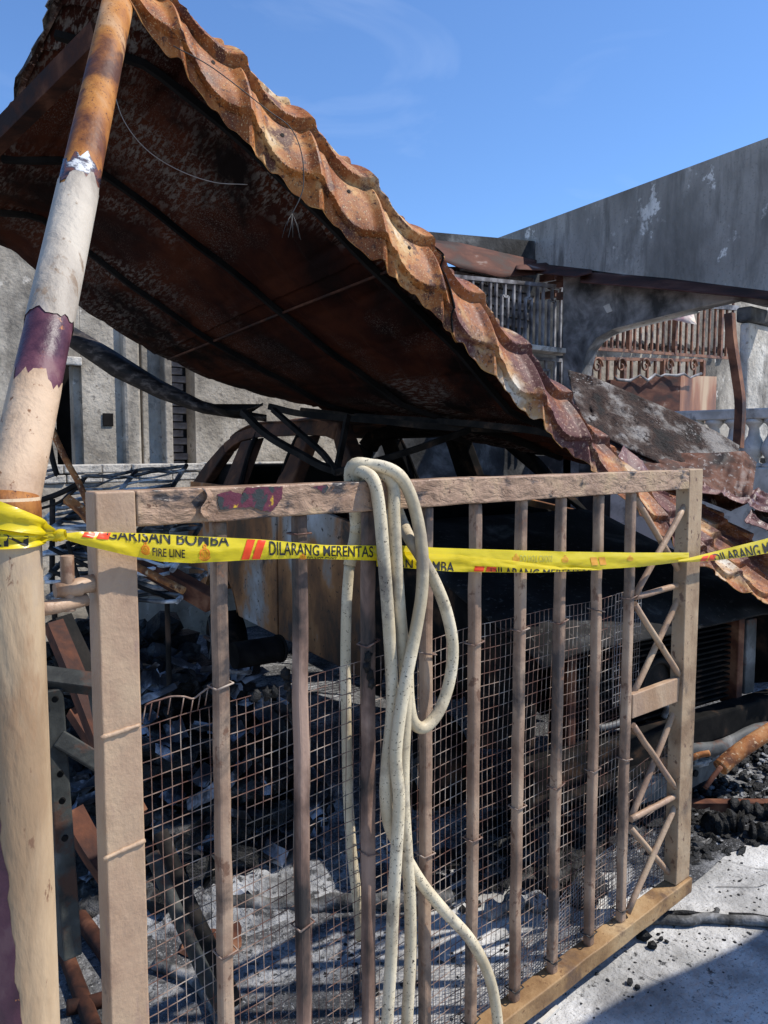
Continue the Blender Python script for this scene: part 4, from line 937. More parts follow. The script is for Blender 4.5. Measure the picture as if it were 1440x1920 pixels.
# front wall and its bricks
MB().prism([at_b(700,500,FB2+.05), at_b(1066,500,FB2+.05), at_b(1066,900,FB2+.05), at_b(700,900,FB2+.05)], (0,.1,0)).build('front_wall', M['soot_wall'], nb)
a0, a1 = at_b(868,540,FB2).x, at_b(1004,540,FB2).x; z0, z1 = at_b(930,600,FB2).z, at_b(930,506,FB2).z
o0 = MB().box((-.095,0,-.035),(.095,.06,.035)).build('brick', M['brick'], nb, local=True, bevel=.006); first = True
r_ = 0; z = z0
while z < z1:
    x = a0 + (.1 if r_ % 2 else 0)
    while x < a1:
        o = o0 if first else o0.copy()
        if not first: COL.objects.link(o)
        first = False; o.parent = nb; o.location = Vector((x, FB2+random.uniform(-.012,.012), z)) - ORG[nb.name]
        if r_ % 7 == 3: o.scale = (.97, 1, 1)
        x += .21
    z += .088; r_ += 1
o0 = MB().box((0,-.095,-.035),(.05,.095,.035)).build('brick', M['brick_red'], nb, local=True, bevel=.006); first = True
for r_ in range(6):
    for c_ in range(7):
        y = FB2 - .12 - c_*.21 - (.1 if r_ % 2 else 0); z = at_a(1020,552,AW).z + r_*.086 - .035*c_
        if z > at_a(1020,505,AW).z - .02 - .04*c_: continue
        o = o0 if first else o0.copy()
        if not first: COL.objects.link(o)
        first = False; o.parent = nb; o.location = Vector((AW+.03+random.uniform(-.01,.01), y, z)) - ORG[nb.name]
# window grille of the front
def grille(x0, x1, yt, yb, b, n, m, parent, r=.013, rails=(0, 1), greek=False, axis='b', post=None, yt2=None, yb2=None):
    f_ = at_b if axis == 'b' else at_a
    yt2 = yt if yt2 is None else yt2; yb2 = yb if yb2 is None else yb2
    for k in range(n):
        t = k/(n-1); x = x0+(x1-x0)*t; p = f_(x, yt+(yt2-yt)*t, b); q = f_(x, yb+(yb2-yb)*t, b); q = Vector((p.x, p.y, q.z))
        rr = r*(1.9 if post and k % post == 0 else 1)
        top = p.lerp(q, .22) if (greek and k % 4 in (1, 2)) else p
        MB().beam(top, q, rr*2, rr*2, (1,0,0)).build('grille_bar', m, parent)
        if greek and k % 4 == 1:
            x2 = x0+(x1-x0)*(k+1)/(n-1); p2 = f_(x2, yt+(yt2-yt)*t, b); MB().beam(top, Vector((p2.x,p2.y,top.z)), rr*2, rr*2).build('grille_bar', m, parent)
            mid = (top+Vector((p2.x,p2.y,top.z)))/2; MB().beam(mid, Vector((mid.x, mid.y, p.z)), rr*2, rr*2, (1,0,0)).build('grille_bar', m, parent)
    for v in rails:
        p, q = f_(x0, yt+(yb-yt)*v, b), f_(x1, yt2+(yb2-yt2)*v, b)
        MB().beam(p, q, .035, .035).build('grille_rail', m, parent)
gr1 = empty('window_grille', tuple(at_b(930,660,FB2-.25)*1.0), 'grey burnt grille below the bricks, with angular key pattern tops', 'grille')
grille(842, 1052, 518, 640, FB2-.22, 20, M['grille'], gr1, .012, (0,), True, yt2=538, yb2=662)
gr1b = empty('lower_grille', tuple(at_b(1000,700,FB2-.25)), 'small dark grille under the white ledge left of the arch', 'grille')
grille(960, 1052, 668, 760, FB2-.22, 9, M['grille'], gr1b, .012, (0,), True, yt2=676, yb2=770)
p, q = at_b(930,646,FB2-.3), at_b(1062,661,FB2-.3)
thing('window_ledge', MB().beam(p,q,.18,.05), M['white_cement'], 'white window ledge below the grey grille', 'ledge', bevel=.008)
# arched side opening
arch_pts = [at_a(1058,552,AW), at_a(1200,566,AW), at_a(1440,566,AW), at_a(1620,560,AW), at_a(1620,505+60,AW)]
out = [(1056,545),(1440,558),(1600,566)]; inn = [(1600,520),(1440,545),(1370,556),(1300,574),(1200,600),(1150,612),(1118,628),(1100,650),(1090,680),(1085,720),(1082,760),(1080,900),(1056,900)]
pts = [at_a(*q, AW) for q in [(1056,500),(1150,512),(1250,524),(1372,541),(1500,560),(1500,575),(1420,572)]] + [at_a(*q, AW) for q in [(1372,561),(1330,571),(1300,578),(1200,603),(1150,616),(1118,634),(1102,655),(1093,684),(1088,720),(1086,760),(1084,960),(1056,960)]]
MB().prism(pts, (.16,0,0)).build('arch_wall', mat('arch_plaster', [(.3,(.05,.05,.05)),(.5,(.17,.165,.16)),(.7,(.36,.35,.34))], 3.2, .9, .5, 18, bdist=.02), nb)
ap = [at_a(*q, AW+.08) for q in [(1300,582),(1200,607),(1150,621),(1120,638),(1105,658),(1096,686),(1091,722),(1089,770)]]
mbA = MB(); G = [[p + Vector((-.075,0,0)), p + Vector((.12,0,0))] for p in smooth_pts(ap, 4)]
mbA.grid(G).build('arch_reveal', M['plaster_pale'], nb, solid=.01)
p = at_a(1139, 578, AW-.01); MB().prism([at_a(1131,574,AW-.012), at_a(1142,569,AW-.012), at_a(1148,583,AW-.012), at_a(1138,587,AW-.012)], (.008,0,0)).build('plaster_chip', M['white_cement'], nb)
# what shows through the arch
RB = FB2 - .1
gr2 = empty('arch_grille', tuple(at_b(1200,655,RB)), 'rusty upright bar grille seen through the arch', 'grille')
grille(1095, 1375, 560, 652, RB, 27, M['grille_rust'], gr2, .013, (1,), yt2=565, yb2=672, post=8)
MB().beam(at_b(1300,572,RB),at_b(1382,578,RB),.06,.06).build('grille_rail', M['grille'], gr2)
gr3 = empty('scroll_grille', tuple(at_b(1200,700,RB)), 'rusty grille with curled scrolls under the rail in the arch', 'grille')
grille(1095, 1318, 672, 716, RB, 16, M['grille_rust'], gr3, .014, (0,), yt2=676, yb2=720, post=5)
for k in range(5):
    c = at_b(1120+k*45, 686, RB-.03); mb = MB().tube([c + Vector((.10*(1-t/9)*math.cos(t), 0, .10*(1-t/9)*math.sin(t))) for t in np.linspace(0,8,26)], .012, 6); mb.build('scroll', M['grille_rust'], gr3)
MB().prism([at_b(1060,540,RB+.5),at_b(1460,540,RB+.5),at_b(1460,900,RB+.5),at_b(1060,900,RB+.5)], (0,.1,0)).build('inner_wall', M['plaster'], nb)
mb = MB()
for k in range(16): 
    c = at_b(1105+k*17, 640+k*1.2, RB+.45); mb.lump(c, .10, 1, .5, 2, (1,.5,.45))
mb.build('fallen_plaster', M['mortar'], nb)
p0, p1, p2 = at_b(1145,712,RB-.8), at_b(1276,704,RB-.8), at_b(1344,706,RB-.6)
tank = empty('rusted_tank', (p1.x, p1.y, p1.z-.6), 'large rusted sheet metal box standing in the arch opening', 'box')
zb_ = at_b(1276,790,RB-.8).z
MB().prism([p0, p1, (p1.x,p1.y,zb_), (p0.x,p0.y,zb_)], (0,.04,0)).build('side_panel', M['rust_flash'], tank)
MB().prism([(p1.x+.005,p1.y,p1.z), (p2.x,p2.y,p2.z), (p2.x,p2.y,zb_), (p1.x+.005,p1.y,zb_)], (0,.04,0)).build('side_panel', M['box_rust'], tank)
mb = MB().tube(wob([at_b(1150+i*13, 712-i*.9+2*math.sin(i*1.7), RB-.85) for i in range(14)], .06, 9), [.006+.010*abs(math.sin(i*2.3)) for i in range(14)], 7); mb.build('foil_edge', M['grille'], tank)
mb = MB()
G = [[at_b(1238+14*i+3*j, 572+8*j+4*math.sin(i+j), RB-.12-.05*math.sin(i*1.3+j)) for j in range(5)] for i in range(5)]
thing('hanging_rag', MB().grid(G), M['cloth'], 'scorched pink and cream rag hanging on the arch grille', 'rag', solid=.004)
# pier and balustrade between the plots
pier = MB(); a_, b_ = at_a(1384,700,AW-.1), at_a(1470,700,AW-.1)
zt_, zb_ = at_a(1400,604,AW-.1).z, at_a(1400,775,AW-.1).z
a_ = at_a(1397,700,AW-.1)
MB().box((AW-.1, a_.y-.02, 0), (AW+1.3, a_.y+.06, zt_)).build('pier', M['plaster_pale'], nb, bevel=.02)
MB().box((AW-.13, a_.y-.05, zt_+.001), (AW+1.33, a_.y+.08, zt_+.12)).build('pier_cap', M['soot_wall'], nb, bevel=.02)
bal = empty('balustrade', (AW-.5, a_.y, 0), 'white cement balustrade at the right edge below the pier', 'balustrade')
AB = AW-.55
r0, r1 = at_a(1150,768,AB), at_a(1520,766,AB); rz0 = at_a(1400,766,AB).z; rz1 = at_a(1400,786,AB).z; rz2 = at_a(1400,876,AB).z
MB().box((AB, r1.y, rz1), (AB+.16, r0.y, rz0)).build('hand_rail', M['white_cement'], bal, bevel=.012)
MB().box((AB-.02, r1.y, 0), (AB+.16, r0.y, rz2)).build('plinth', M['white_cement'], bal, bevel=.012)
prof = [(0,.075),(.06,.075),(.10,.045),(.18,.05),(.34,.085),(.48,.075),(.66,.042),(.82,.035),(.90,.055),(.93,.07),(1,.07)]
pxb = 1302; first = None
while pxb < 1500:
    c = at_a(pxb, 830, AB+.07)
    if first is None:
        mb = MB().tube([(0,0,(rz1-rz2)*t) for t,_ in prof], [r for _,r in prof], 16); first = mb.build('baluster', M['white_cement'], bal, local=True); o = first
    else: o = first.copy(); COL.objects.link(o); o.parent = bal
    o.location = Vector((AB+.07, c.y, rz2)) - ORG[bal.name]; pxb += 37
steel([(1368,588),(1372,640),(1381,700),(1388,760),(1384,840)], [4.9]*5, .036, 'scorched rusty upright post in front of the balustrade', 'car_brown', True, 'scorched_post')
# gap below the arch: boundary wall
MB().box((AW+.0, 1.0, 0), (AW+.12, FB2+.6, at_a(1440,800,AW).z-.25)).build('boundary_wall', M['soot_wall'], nb)

# =================================================================== FALLEN SHEETS ON THE RIGHT
def tile_scrap(c00, c10, c01, c11, nt, nc, name, m, label, curl=0.0, amp=1.0):
    """loose piece of the same pressed tile sheet between four corner points"""
    U, W = np.meshgrid(np.linspace(0, 1, nt*18), np.linspace(0, 1, nc*22), indexing='ij')
    C = [np.array(tuple(p)) for p in (c00, c10, c01, c11)]
    P_ = (C[0]*((1-U)*(1-W))[...,None] + C[1]*(U*(1-W))[...,None] + C[2]*((1-U)*W)[...,None] + C[3]*(U*W)[...,None])
    n = np.cross(C[1]-C[0], C[2]-C[0]); n = n/np.linalg.norm(n); n = n if n[2] > 0 else -n
    h = tile_h(U*nt*PITCH_T, W*nc*LC)*amp + curl*(np.sin(np.pi*W)) + .02*np.sin(U*9+W*5)*amp
    P_ = P_ + n*h[...,None]
    mb = MB().grid([[Vector(P_[i,j]) for j in range(P_.shape[1])] for i in range(P_.shape[0])])
    return thing(name, mb, m, label, 'roof sheet', solid=.003, fixn=False)
def curled(up, lo, d, bulge, name, m, label, n=90, k=26, rough=.03):
    G = []
    tu = np.linspace(0,1,len(up)); tl = np.linspace(0,1,len(lo))
    for i in range(n+1):
        t = i/n; a = Vector((np.interp(t,tu,[q[0] for q in up]), np.interp(t,tu,[q[1] for q in up]))); b = Vector((np.interp(t,tl,[q[0] for q in lo]), np.interp(t,tl,[q[1] for q in lo])))
        row = []
        for j in range(k+1):
            v = j/k; q = a.lerp(b, v); step = .025*math.floor(v*3.99) ; sc = .03*abs(math.sin(t*22))*(.2+.8*v)
            row.append(at_d(q.x, q.y, d - bulge*v*3 - step*.6 - sc*.6 + rough*mnoise.fractal(Vector((t*14,v*5,2)),1.2,2.1,3) + rough*.25*mnoise.noise(Vector((t*70,v*22,7)))))
        G.append(row)
    return thing(name, MB().grid(G), m, label, 'roof sheet', solid=.006, fixn=False)
curled([(1064,694),(1110,706),(1180,736),(1260,770),(1340,808),(1386,836)], [(1085,790),(1120,812),(1180,842),(1250,876),(1330,908),(1376,896)], 4.75, .13, 'fallen_roof_sheet', M['fallen_sheet'], 'grey ash crusted slab of roof sheet sloping down behind the orange eave', rough=.022)
curled([(1090,800),(1180,834),(1260,850),(1340,850),(1395,846),(1418,868)], [(1130,850),(1190,890),(1250,910),(1310,935),(1370,958),(1408,940)], 4.45, .10, 'fallen_roof_sheet', M['brown_sheet'], 'brown sheet under the grey crusted slab, with torn curled right end', rough=.022)
tile_scrap(at_d(1300,925,3.85), at_d(1560,985,3.7), at_d(1330,915,4.5), at_d(1560,950,4.4), 5, 3, 'fallen_roof_sheet', M['purple_sheet'], 'plum coloured roof sheet edge lying over the orange tiles at right', amp=.7)
tile_scrap(at_d(1392,985,3.7), at_d(1560,1045,3.5), at_d(1420,955,4.1), at_d(1560,985,4.0), 3, 2, 'fallen_roof_sheet', M['purple_sheet'], 'small plum scrap of tile sheet just above the tape at right', amp=.8)
tile_scrap(at_d(1150,866,3.45), at_d(1226,940,3.45), at_d(1168,836,3.6), at_d(1238,900,3.6), 2, 1, 'fallen_roof_sheet', M['purple_sheet'], 'loose plum tile strip lifted off the crest above the lock post', amp=.25)

# =================================================================== THINGS BEHIND THE HINGE SIDE
def pipe(pxs, ds, r, m, label, name='steel_pipe', cat='pipe', n=12, flat=False):
    pts = [at_d(x, y, d) for (x, y), d in zip(pxs, ds)]
    if len(pts) > 2: pts = smooth_pts(pts, 6)
    return thing(name, MB().tube(pts, r, 4 if flat else n, smooth=not flat), M[m], label, cat)
def gpipe(pxs, r, m, label, name='steel_pipe', cat='pipe', n=12, amp=.0):
    pts = smooth_pts([at_z(x, y, r) for x, y in pxs], 8)
    pts = wob(pts, amp, 12) if amp else pts
    return thing(name, MB().tube(pts, r, n), M[m], label, cat)
# folding steel frame standing between post and gate
ff = empty('folding_frame', tuple(at_z(120,1760,0)), 'grey green folding steel frame standing behind the hinge', 'frame')
def fpart(name, p, q, w, h, m): MB().beam(p, q, w, h, (1,0,0)).build(name, M[m], ff, bevel=.004)
dF = 1.75
fpart('leg', at_d(96,1290,dF), at_d(132,1790,dF+.02), .042, .042, 'green_steel')
fpart('cross_bar', at_d(108,1384,dF-.01), at_d(222,1452,dF+.05), .02, .04, 'green_steel')
fpart('top_bar', at_d(70,1268,dF), at_d(190,1284,dF+.04), .03, .05, 'green_steel')
fpart('leg', at_d(176,1270,dF+.05), at_d(205,1420,dF+.08), .03, .035, 'green_steel')
for y in (1310,1450,1500,1570): 
    p = at_d(103+ (y-1290)*.07, y, dF-.024); MB().tube([p, p+Vector((-.004,-.006,0))], .007, 12).build('bolt', M['black_hollow'], ff)
pipe([(100,1170),(150,1290),(200,1420)], [2.1,2.05,2.0], .030, 'rust_steel', 'dark rusty beam slanting behind the grey frame', 'rusty_beam', 'beam', flat=True)
pipe([(115,1160),(180,1300)], [2.25,2.2], .034, 'soot_steel', 'sooty beam leaning beside the rusty beam', 'sooty_beam', 'beam', flat=True)
pipe([(140,1330),(210,1440),(260,1530)], [2.2,2.15,2.1], .030, 'rust_steel', 'rusty beam running down behind the hinge stile', 'rusty_beam', 'beam', flat=True)
pipe([(135,1525),(165,1580),(205,1640)], [1.95,1.92,1.9], .036, 'rust_steel', 'broad rusty flat beam low behind the hinge stile', 'rusty_beam', 'beam', flat=True)
gpipe([(150,1720),(190,1775),(230,1830)], .028, 'dark_rust', 'short rusty pipe on the floor beside the hinge stile')
gpipe([(118,1775),(150,1860),(180,1940)], .024, 'dark_rust', 'rusty pipe on the floor nearest the post')
gpipe([(125,1890),(170,1880),(215,1866)], .022, 'dark_rust', 'short rust red bar lying crosswise at the foot of the stile')
pipe([(300,1560),(352,1690),(405,1800),(440,1880)], [2.15,2.1,2.08,2.08], .022, 'soot_steel', 'sooty pipe leaning inside the mesh by the hinge stile')
pipe([(285,1600),(340,1730),(400,1860),(440,1930)], [2.0,1.98,1.96,1.96], .018, 'green_steel', 'pale grey pipe leaning behind the mesh, lower left')
gpipe([(60,1690),(200,1694),(330,1692),(480,1700),(600,1690),(720,1694),(850,1680)], .028, 'black_rubber', 'long charred cable lying across the carport floor', 'charred_cable', 'cable', amp=.02)
gpipe([(290,1810),(350,1830),(400,1880),(420,1950)], .02, 'black_rubber', 'curved dark hose on the floor near the mesh corner', 'charred_hose', 'hose', amp=.01)
p = at_z(400,1770,.01)
thing('scrap_disc', MB().prism([p + Vector((.10*math.cos(a)*(1+.2*math.sin(3*a)), .10*math.sin(a), 0)) for a in np.linspace(0,6.28,18,endpoint=False)], (.01,0,.012)), M['rust_steel'], 'flat brown scrap of sheet on the floor behind the first bar', 'scrap')

# wire racks and chair
rk = empty('wire_rack', tuple(at_z(205,1330,0)), 'collapsed pale wire rack stacked behind the hinge', 'rack')
def rack_shelf(c, ux, uy, n, m, r=.006):
    mb = MB(); c, ux, uy = Vector(c), Vector(ux), Vector(uy)
    for k in range(n+1):
        p = c + uy*(k/n); mb.tube(wob([p + ux*t for t in np.linspace(0,1,12)], .030, 7, k), r*random.uniform(.6,1.3), 6)
    for t in (.0, .5, 1): mb.tube([c + ux*t, c + ux*t + uy], r*1.4, 6)
    mb.build('shelf', M[m], rk)
M['pale_wire_rack'] = mat('sunlit_white_wire', [(.36,(.02,.02,.02)),(.5,(.16,.155,.15)),(.66,(.62,.615,.61))], 6, .6, .3, 40)  # whitish tone put into the colour so the wires look sunlit
X, Y = Vector((SC,-CC,0)), Vector((CC,SC,0))
for i, (px, py, d, tilt) in enumerate([(82,1000,2.9,.02),(78,1040,2.85,-.05),(86,1085,2.8,.06),(90,1120,2.75,-.03),(84,975,3.1,.10)]):
    c = at_d(px, py, d); ln = .46
    rack_shelf(c, X*ln + Vector((0,0,tilt*.5)), Y*.45 + Vector((0,0,.06+tilt)), 9, 'pale_wire_rack', .0075)
for px in (92, 200, 310):
    p = at_d(px, 940, 3.0); MB().tube(wob([p + Vector((0,0,-z)) for z in np.linspace(0,p.z,6)], .03, 2), .011, 8).build('upright', M['soot_steel'], rk)
for a, b, c, d in ((90,1020,330,1130),(110,1130,300,960),(150,1000,215,1100),(88,1060,240,1120),(130,1010,170,1170)):
    p, q = at_d(a,b,2.72), at_d(c,d,2.8); MB().tube(wob([p.lerp(q,t) for t in np.linspace(0,1,8)], .03, 3), .008, 7).build('fallen_rod', M['soot_steel'], rk)
ch = empty('chair_frame', tuple(at_z(120,1330,0)), 'bent dark wire chair frame above the rack, left of the gate', 'chair')
dC = 3.0
for pts in ([(64,800),(78,792),(92,794),(100,806),(106,820)], [(88,800),(96,850),(105,885),(108,890)], [(70,842),(90,835)], [(76,862),(94,850)], [(66,888),(104,880)], [(62,906),(108,888)],[(70,940),(112,925),(150,905),(155,900)], [(72,955),(110,942),(150,912)]):
    MB().tube(smooth_pts([at_d(x,y,dC) for x,y in pts],5) if len(pts)>2 else [at_d(x,y,dC) for x,y in pts], .0055 if len(pts)<4 else .011, 8).build('chair_wire', M['soot_steel'] if len(pts)!=2 else M['grille'], ch)
pipe([(98,808),(125,865),(150,910),(170,960),(178,990)], [2.95]*5, .012, 'rust_orange', 'thin rust red rod leaning beside the wire chair', 'rusty_rod', 'rod')
pipe([(124,935),(150,955),(176,985)], [2.8]*3, .02, 'rust_orange', 'short rusty angle bar above the wire rack', 'rusty_rod', 'rod', flat=True)
pipe([(262,1052),(330,1090),(400,1130)], [2.9,2.85,2.8], .045, 'rust_steel', 'broken brown beam slanting behind the first gate bar', 'rusty_beam', 'beam', flat=True)
pipe([(255,1062),(300,1085),(345,1108)], [2.75,2.72,2.7], .014, 'rust_orange', 'thin orange bar in front of the broken brown beam', 'rusty_rod', 'rod')

# =================================================================== DEBRIS
def heap(name, cx, cy, rx, ry, h, n, m, label, sz=(.03,.10), flat=.6, plates=0, m2=None, rot=0.):
    mb = MB(); pm = MB()
    def surf(x, y): return h*max(0, 1-(x/rx)**2-(y/ry)**2)*(.7+.5*mnoise.noise(Vector((x*2+cx, y*2, 1))))
    for k in range(n):
        a = random.uniform(0,6.28); q = math.sqrt(random.random()); x, y = q*rx*math.cos(a), q*ry*math.sin(a); s_ = random.uniform(*sz)
        X_, Y_ = cx + x*math.cos(rot)-y*math.sin(rot), cy + x*math.sin(rot)+y*math.cos(rot)
        mb.lump((X_, Y_, surf(x,y)*random.uniform(.5,1)), s_, 1, .55, 2, (1,random.uniform(.5,1.2),flat))
    o = mb.build(name, m); tag(o, label, kind='stuff')
    if plates:
        for k in range(plates):
            a = random.uniform(0,6.28); q = math.sqrt(random.random()); x, y = q*rx*math.cos(a), q*ry*math.sin(a)
            X_, Y_ = cx + x*math.cos(rot)-y*math.sin(rot), cy + x*math.sin(rot)+y*math.cos(rot)
            c = Vector((X_, Y_, surf(x,y)*random.uniform(.85,1.05)+.03)); e = Matrix.Rotation(random.uniform(0,6.3),3,'Z') @ Matrix.Rotation(random.uniform(-.7,.7),3,'X') @ Matrix.Rotation(random.uniform(-.6,.6),3,'Y')
            w, l = random.uniform(.02,.05), random.uniform(.03,.09); cv = random.uniform(-.02,.03)
            G = [[c + e @ Vector((w*(i/2-1)*(1+.3*mnoise.noise(Vector((i*3.,j*3.,k)))), l*(j/2-1)*(1+.3*mnoise.noise(Vector((i*3.,j*3.,k+.5)))), cv*((i-2)**2)/2+.012*mnoise.noise(Vector((i*1.3,j*1.3,k+7))))) for j in range(5)] for i in range(5)]
            pm.grid(G, False)
        o2 = pm.build(name + '_scraps', m2); tag(o2, label + ', loose burnt scraps', kind='stuff')
c = at_d(352, 1200, 3.3)
heap('debris_heap', c.x, c.y, .60, .55, 1.25, 420, M['charcoal'], 'charred rubbish heaped beside the car', (.03,.10), .6, 190, M['paper'])
c = at_d(190, 1120, 3.7)
heap('charred_heap', c.x, c.y, .9, .5, 1.35, 380, M['charcoal'], 'black charred heap behind the wire rack', (.04,.12), .7)
c = at_z(330, 1400, 0)
heap('floor_debris', c.x, c.y, .8, .32, .10, 150, M['charcoal'], 'charred rubbish on the carport floor', (.012,.05), .6, 14, M['paper'])
c = at_z(1130, 1500, 0)
heap('charred_heap', c.x, c.y, .75, .32, .22, 240, M['charcoal'], 'black charred rubble in front of the car nose', (.02,.08), .6)
c = at_z(1000, 1590, 0)
heap('charred_heap', c.x, c.y, .7, .22, .10, 200, M['charcoal'], 'black cinders on the floor behind the gate bars', (.012,.05), .6)
c = at_z(1400, 1455, 0)
patch('cinder_bed', c.x, c.y, 1.5, .42, .006, M['ash_floor'], 'black cinder bed under the car nose', n=160, jag=.30)
heap('cinder_ground', c.x, c.y, 1.3, .42, .05, 900, M['charcoal'], 'grey and black cinders under the car nose', (.010,.035), .6)
c = at_z(1420, 1450, 0)
heap('ash_crumbs', c.x, c.y, 1.2, .36, .055, 500, M['ash_pile'], 'pale ash crumbs under the car nose', (.006,.018), .6)
c = at_z(760, 1780, 0)
heap('scattered_crumbs', c.x, c.y, .9, .35, .004, 260, M['charcoal'], 'cinder crumbs scattered behind the gate', (.003,.012), .6)
c = at_z(1150, 1800, 0)
heap('scattered_crumbs', c.x, c.y, .9, .28, .002, 150, M['charcoal'], 'cinder crumbs scattered under the bottom rail', (.002,.007), .6)
c = at_z(1340, 1640, 0)
heap('scattered_crumbs', c.x, c.y, .8, .30, .002, 170, M['charcoal'], 'cinder crumbs scattered on the sunny concrete', (.002,.007), .6)
# pale ash mound on the floor
G = []; c = at_z(500, 1600, 0)
for i in range(61):
    row = []
    for j in range(41):
        x, y = (i/30-1)*.85, (j/20-1)*.46; k = 1 + .25*mnoise.noise(Vector((x*3, y*3, 9))); e = max(0, 1-(x/.85/k)**2-(y/.46/k)**2)
        row.append(Vector((c.x+x, c.y+y, .005 + .06*e**.7*(1+.8*mnoise.fractal(Vector((x*7,y*7,2)),1,2,6)) - (.03 if e == 0 else 0))))
    G.append(row)
thing('ash_mound', MB().grid(G), M['ash_pile'], 'pale blue grey mound of ash on the floor behind the mesh', 'ash')
c = at_z(205, 1480, .05)
thing('concrete_lump', MB().lump(c, .16, 3, .3, 1.5, (1.1,.8,.55), True), M['ash_pile'], 'rounded grey concrete lump behind the folding frame', 'rubble')
# burnt bin beside the car
p = at_d(478, 1222, 3.2)
thing('burnt_bin', MB().tube([p + Vector((-.10,0,0)), p + Vector((.10,-.02,.0))], .055, 24).tube([p + Vector((.10,-.02,0)), p+Vector((.112,-.02,0))], .059, 24), M['car_dark'], 'small black drum lying on its side against the car door', 'drum')

# crumpled cloth and cable behind the bars
mb = MB().tube(wob(smooth_pts([at_z(x,y,.03) for x,y in [(905,1700),(950,1706),(990,1690),(1030,1700),(1075,1712)]],8), .02, 9), [.028+.012*math.sin(k*.7) for k in range(33)], 12)
thing('crumpled_sheet', mb, M['ash_pile'], 'grey crumpled strip lying behind the sixth bar', 'scrap')
mb = MB()
for k in range(10): mb.lump(at_z(1080+random.uniform(-35,40), 1640+random.uniform(-25,25), .05), random.uniform(.04,.08), 3, .5, 3, (1,1,.7), True)
thing('ashen_clump', mb, M['charcoal'], 'ashen clump of burnt stuffing behind the seventh bar', 'clump')
p = at_z(680,1850,.02)
thing('black_grip', MB().tube([at_z(676,1815,.025), at_z(688,1880,.022)], [.012,.016], 14), M['black_rubber'], 'short black rubber grip on the sunlit floor beside the third bar', 'grip')

# right hand side
pipe([(1448,1368),(1405,1395),(1372,1420),(1350,1440)], [3.0,2.95,2.92,2.9], .030, 'rust_orange', 'orange rusty broken pipe slanting down below the bumper', n=16)
pipe([(1352,1438),(1336,1458),(1322,1478)], [2.88,2.86,2.85], .009, 'rust_steel', 'thin rusty rod sticking out of the orange pipe end', 'rusty_rod', 'rod')
pipe([(1290,1425),(1310,1416),(1330,1412)], [3.0,3.0,3.0], .012, 'rust_orange', 'small orange scrap under the car beside the lock stile', 'rusty_scrap', 'scrap')
p, q = at_z(1270,1512,.03), at_z(1520,1512,.03)
chn = MB().beam(p, q, .05, .055); chn.box((0,0,0),(0,0,0)) if False else None
thing('steel_channel', chn, M['rust_steel'], 'brown steel channel lying on the concrete in front of the cinders', 'beam', bevel=.003)
def bundle(pxs, r, label):
    mb = MB(); pts = smooth_pts([at_z(x,y,r*.9) for x,y in pxs], 10); n = len(pts)
    mb.tube(wob(pts, .012, 14), [r*(1+.22*math.sin(k*1.1)+.15*math.sin(k*2.7)) * (.55 if k in (0,n-1) else 1) for k in range(n)], 16)
    mb.v = [tuple(Vector(v) + Vector((0,0,1))*.010*mnoise.fractal(Vector(v)*28,1,2,4) + Vector(v).normalized()*.008*mnoise.noise(Vector(v)*45)) for v in mb.v]
    thing('charred_bundle', mb, M['charcoal'], label, 'bundle')
bundle([(1335,1548),(1360,1542),(1395,1545)], .045, 'rolled charred bundle on the concrete right of the lock stile')
bundle([(1372,1512),(1410,1520),(1450,1525)], .036, 'ribbed charred roll lying on the steel channel at right')
bundle([(1405,1558),(1440,1562),(1480,1570)], .036, 'crusty burnt bundle at the right edge below the channel')
gpipe([(1190,1738),(1235,1725),(1290,1728),(1340,1724),(1400,1726),(1470,1736),(1540,1745)], .017, 'black_rubber', 'grey burnt cable lying on the concrete below the lock stile', 'burnt_cable', 'cable', amp=.012)
gpipe([(1245,1712),(1290,1716),(1335,1712),(1345,1705)], .009, 'charcoal', 'black charred strip peeled along the grey cable', 'charred_strip', 'strip', amp=.012)
gpipe([(1368,1714),(1410,1718),(1480,1726)], .008, 'charcoal', 'second black charred strip along the cable at the right edge', 'charred_strip', 'strip', amp=.012)
gpipe([(1270,1608),(1310,1590),(1345,1570),(1372,1558)], .007, 'black_rubber', 'thin twisted wire strands on the concrete beside the lock stile', 'wire_strands', 'wire', amp=.012)
gpipe([(1262,1600),(1300,1584),(1340,1572)], .006, 'black_rubber', 'thinner dark wire next to the twisted strands', 'wire_strands', 'wire', amp=.012)
gpipe([(1320,1580),(1380,1582),(1435,1580)], .003, 'thin_wire', 'fine straight wire lying on the bright concrete', 'wire_strands', 'wire', amp=.004)
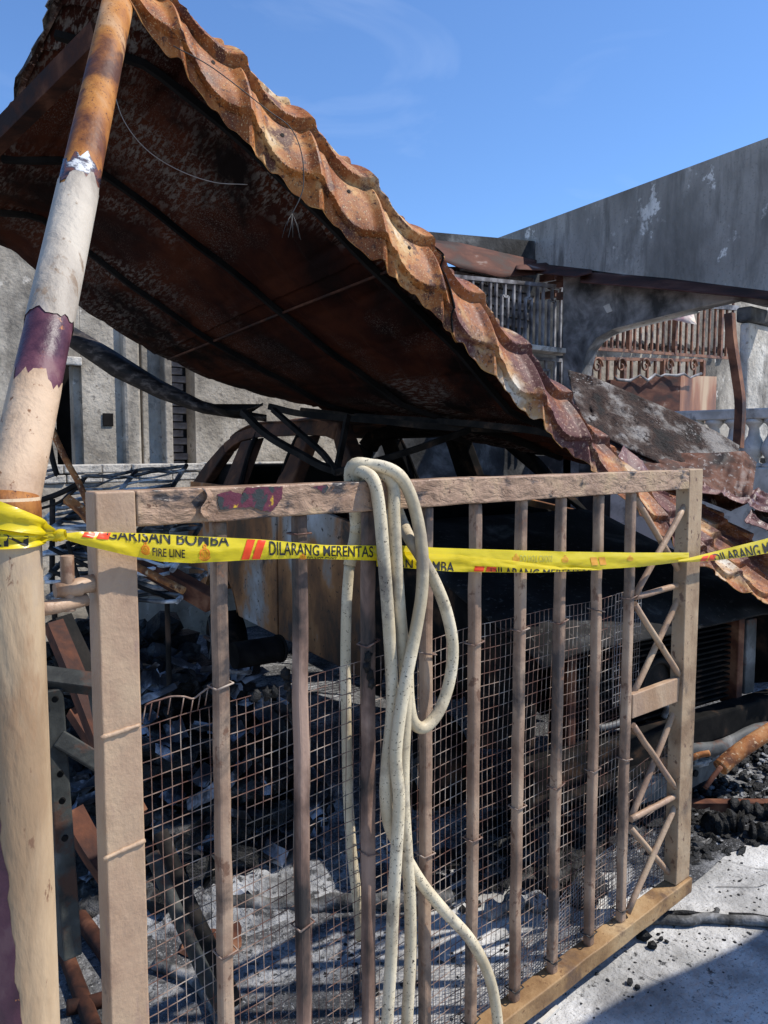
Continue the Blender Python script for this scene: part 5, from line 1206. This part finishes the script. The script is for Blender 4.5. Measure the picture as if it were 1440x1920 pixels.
for (x, y, r, lb) in [(1205,1752,.026,'largest black charcoal block beside the bottom rail'),(1222,1772,.018,'charcoal lump just right of the largest block'),(1240,1760,.010,'small charcoal bit in the cluster right of the rail'),(1250,1765,.008,'tiny charcoal bit at the right of the cluster'),(1235,1751,.007,'tiny charcoal bit at the top of the cluster'),(1180,1840,.012,'charcoal flake on the concrete near the corner shadow'),(1195,1850,.010,'charcoal flake touching the corner shadow'),(1118,1826,.006,'charcoal crumb below the rail joint')]:
    thing('charcoal_lump', MB().lump(at_z(x,y,r*.6), r, 1, .5, 1.8, (1,1,.75)), M['charcoal'], lb, 'charcoal', 'charcoal lumps on the forecourt')
p, q = at_z(1012,1920,.006), at_z(1046,1888,.006)
thing('white_strip', MB().beam(p, q + (q-p)*.0, .014, .008), M['white_cement'], 'thin white plastic strip beside the bottom rail at the lower edge', 'strip')
# cracks in the slab, recessed joints filled with dirt
for k, pts in enumerate([[(1300,1650),(1330,1690),(1350,1710),(1366,1730)], [(1310,1600),(1370,1618),(1440,1632),(1500,1640)], [(1340,1664),(1400,1664),(1440,1660)], [(1160,1780),(1180,1810),(1210,1830),(1250,1850)]]):
    P_ = smooth_pts([at_z(x,y,.001) for x,y in pts], 8); P_ = wob(P_, .02, 8, k)
    mb = MB(); G = [[Vector((p.x,p.y,.0035)), Vector((p.x+.0015,p.y+.0025+.002*mnoise.noise(p*30),.0035))] for p in P_]
    o = mb.grid(G).build('crack', M['mortar'], g)
# unseen sheet added out of frame on the right to cast shade: its edge throws the wedge of shadow in the lower right corner
A_, B_ = at_z(1462, 1716, 0), at_z(1104, 1918, 0); hz = 2.5; off = Vector((L.x, L.y, 0))*(hz/L.z) + Vector((0,0,hz))
A2 = A_ + (A_-B_)*.9; B2 = B_ + (B_-A_)*.15; w_ = Vector((.45,-.9,0))*1.1
caster = empty('shadow_caster', tuple(A2 + Vector((off.x, off.y, 0))), 'unseen sheet added out of frame to cast the lower right corner shadow', 'shadow_caster')
G = [[(B2.lerp(A2, i/20) + w_*(j/8) + off + Vector((0,0,.04*math.sin(i*.9)*(j/8))) + (B2-A2).normalized().cross(Vector((0,0,1)))*(.02*math.sin(i*.55))) for j in range(9)] for i in range(21)]
MB().grid(G).build('caster_sheet', M['cloth'], caster, solid=.003)
for q in (A2+off, A2+w_+off): MB().tube([Vector((q.x,q.y,0)), q], .02, 10).build('pole', M['grey_steel'], caster)  # legs under the added shading sheet
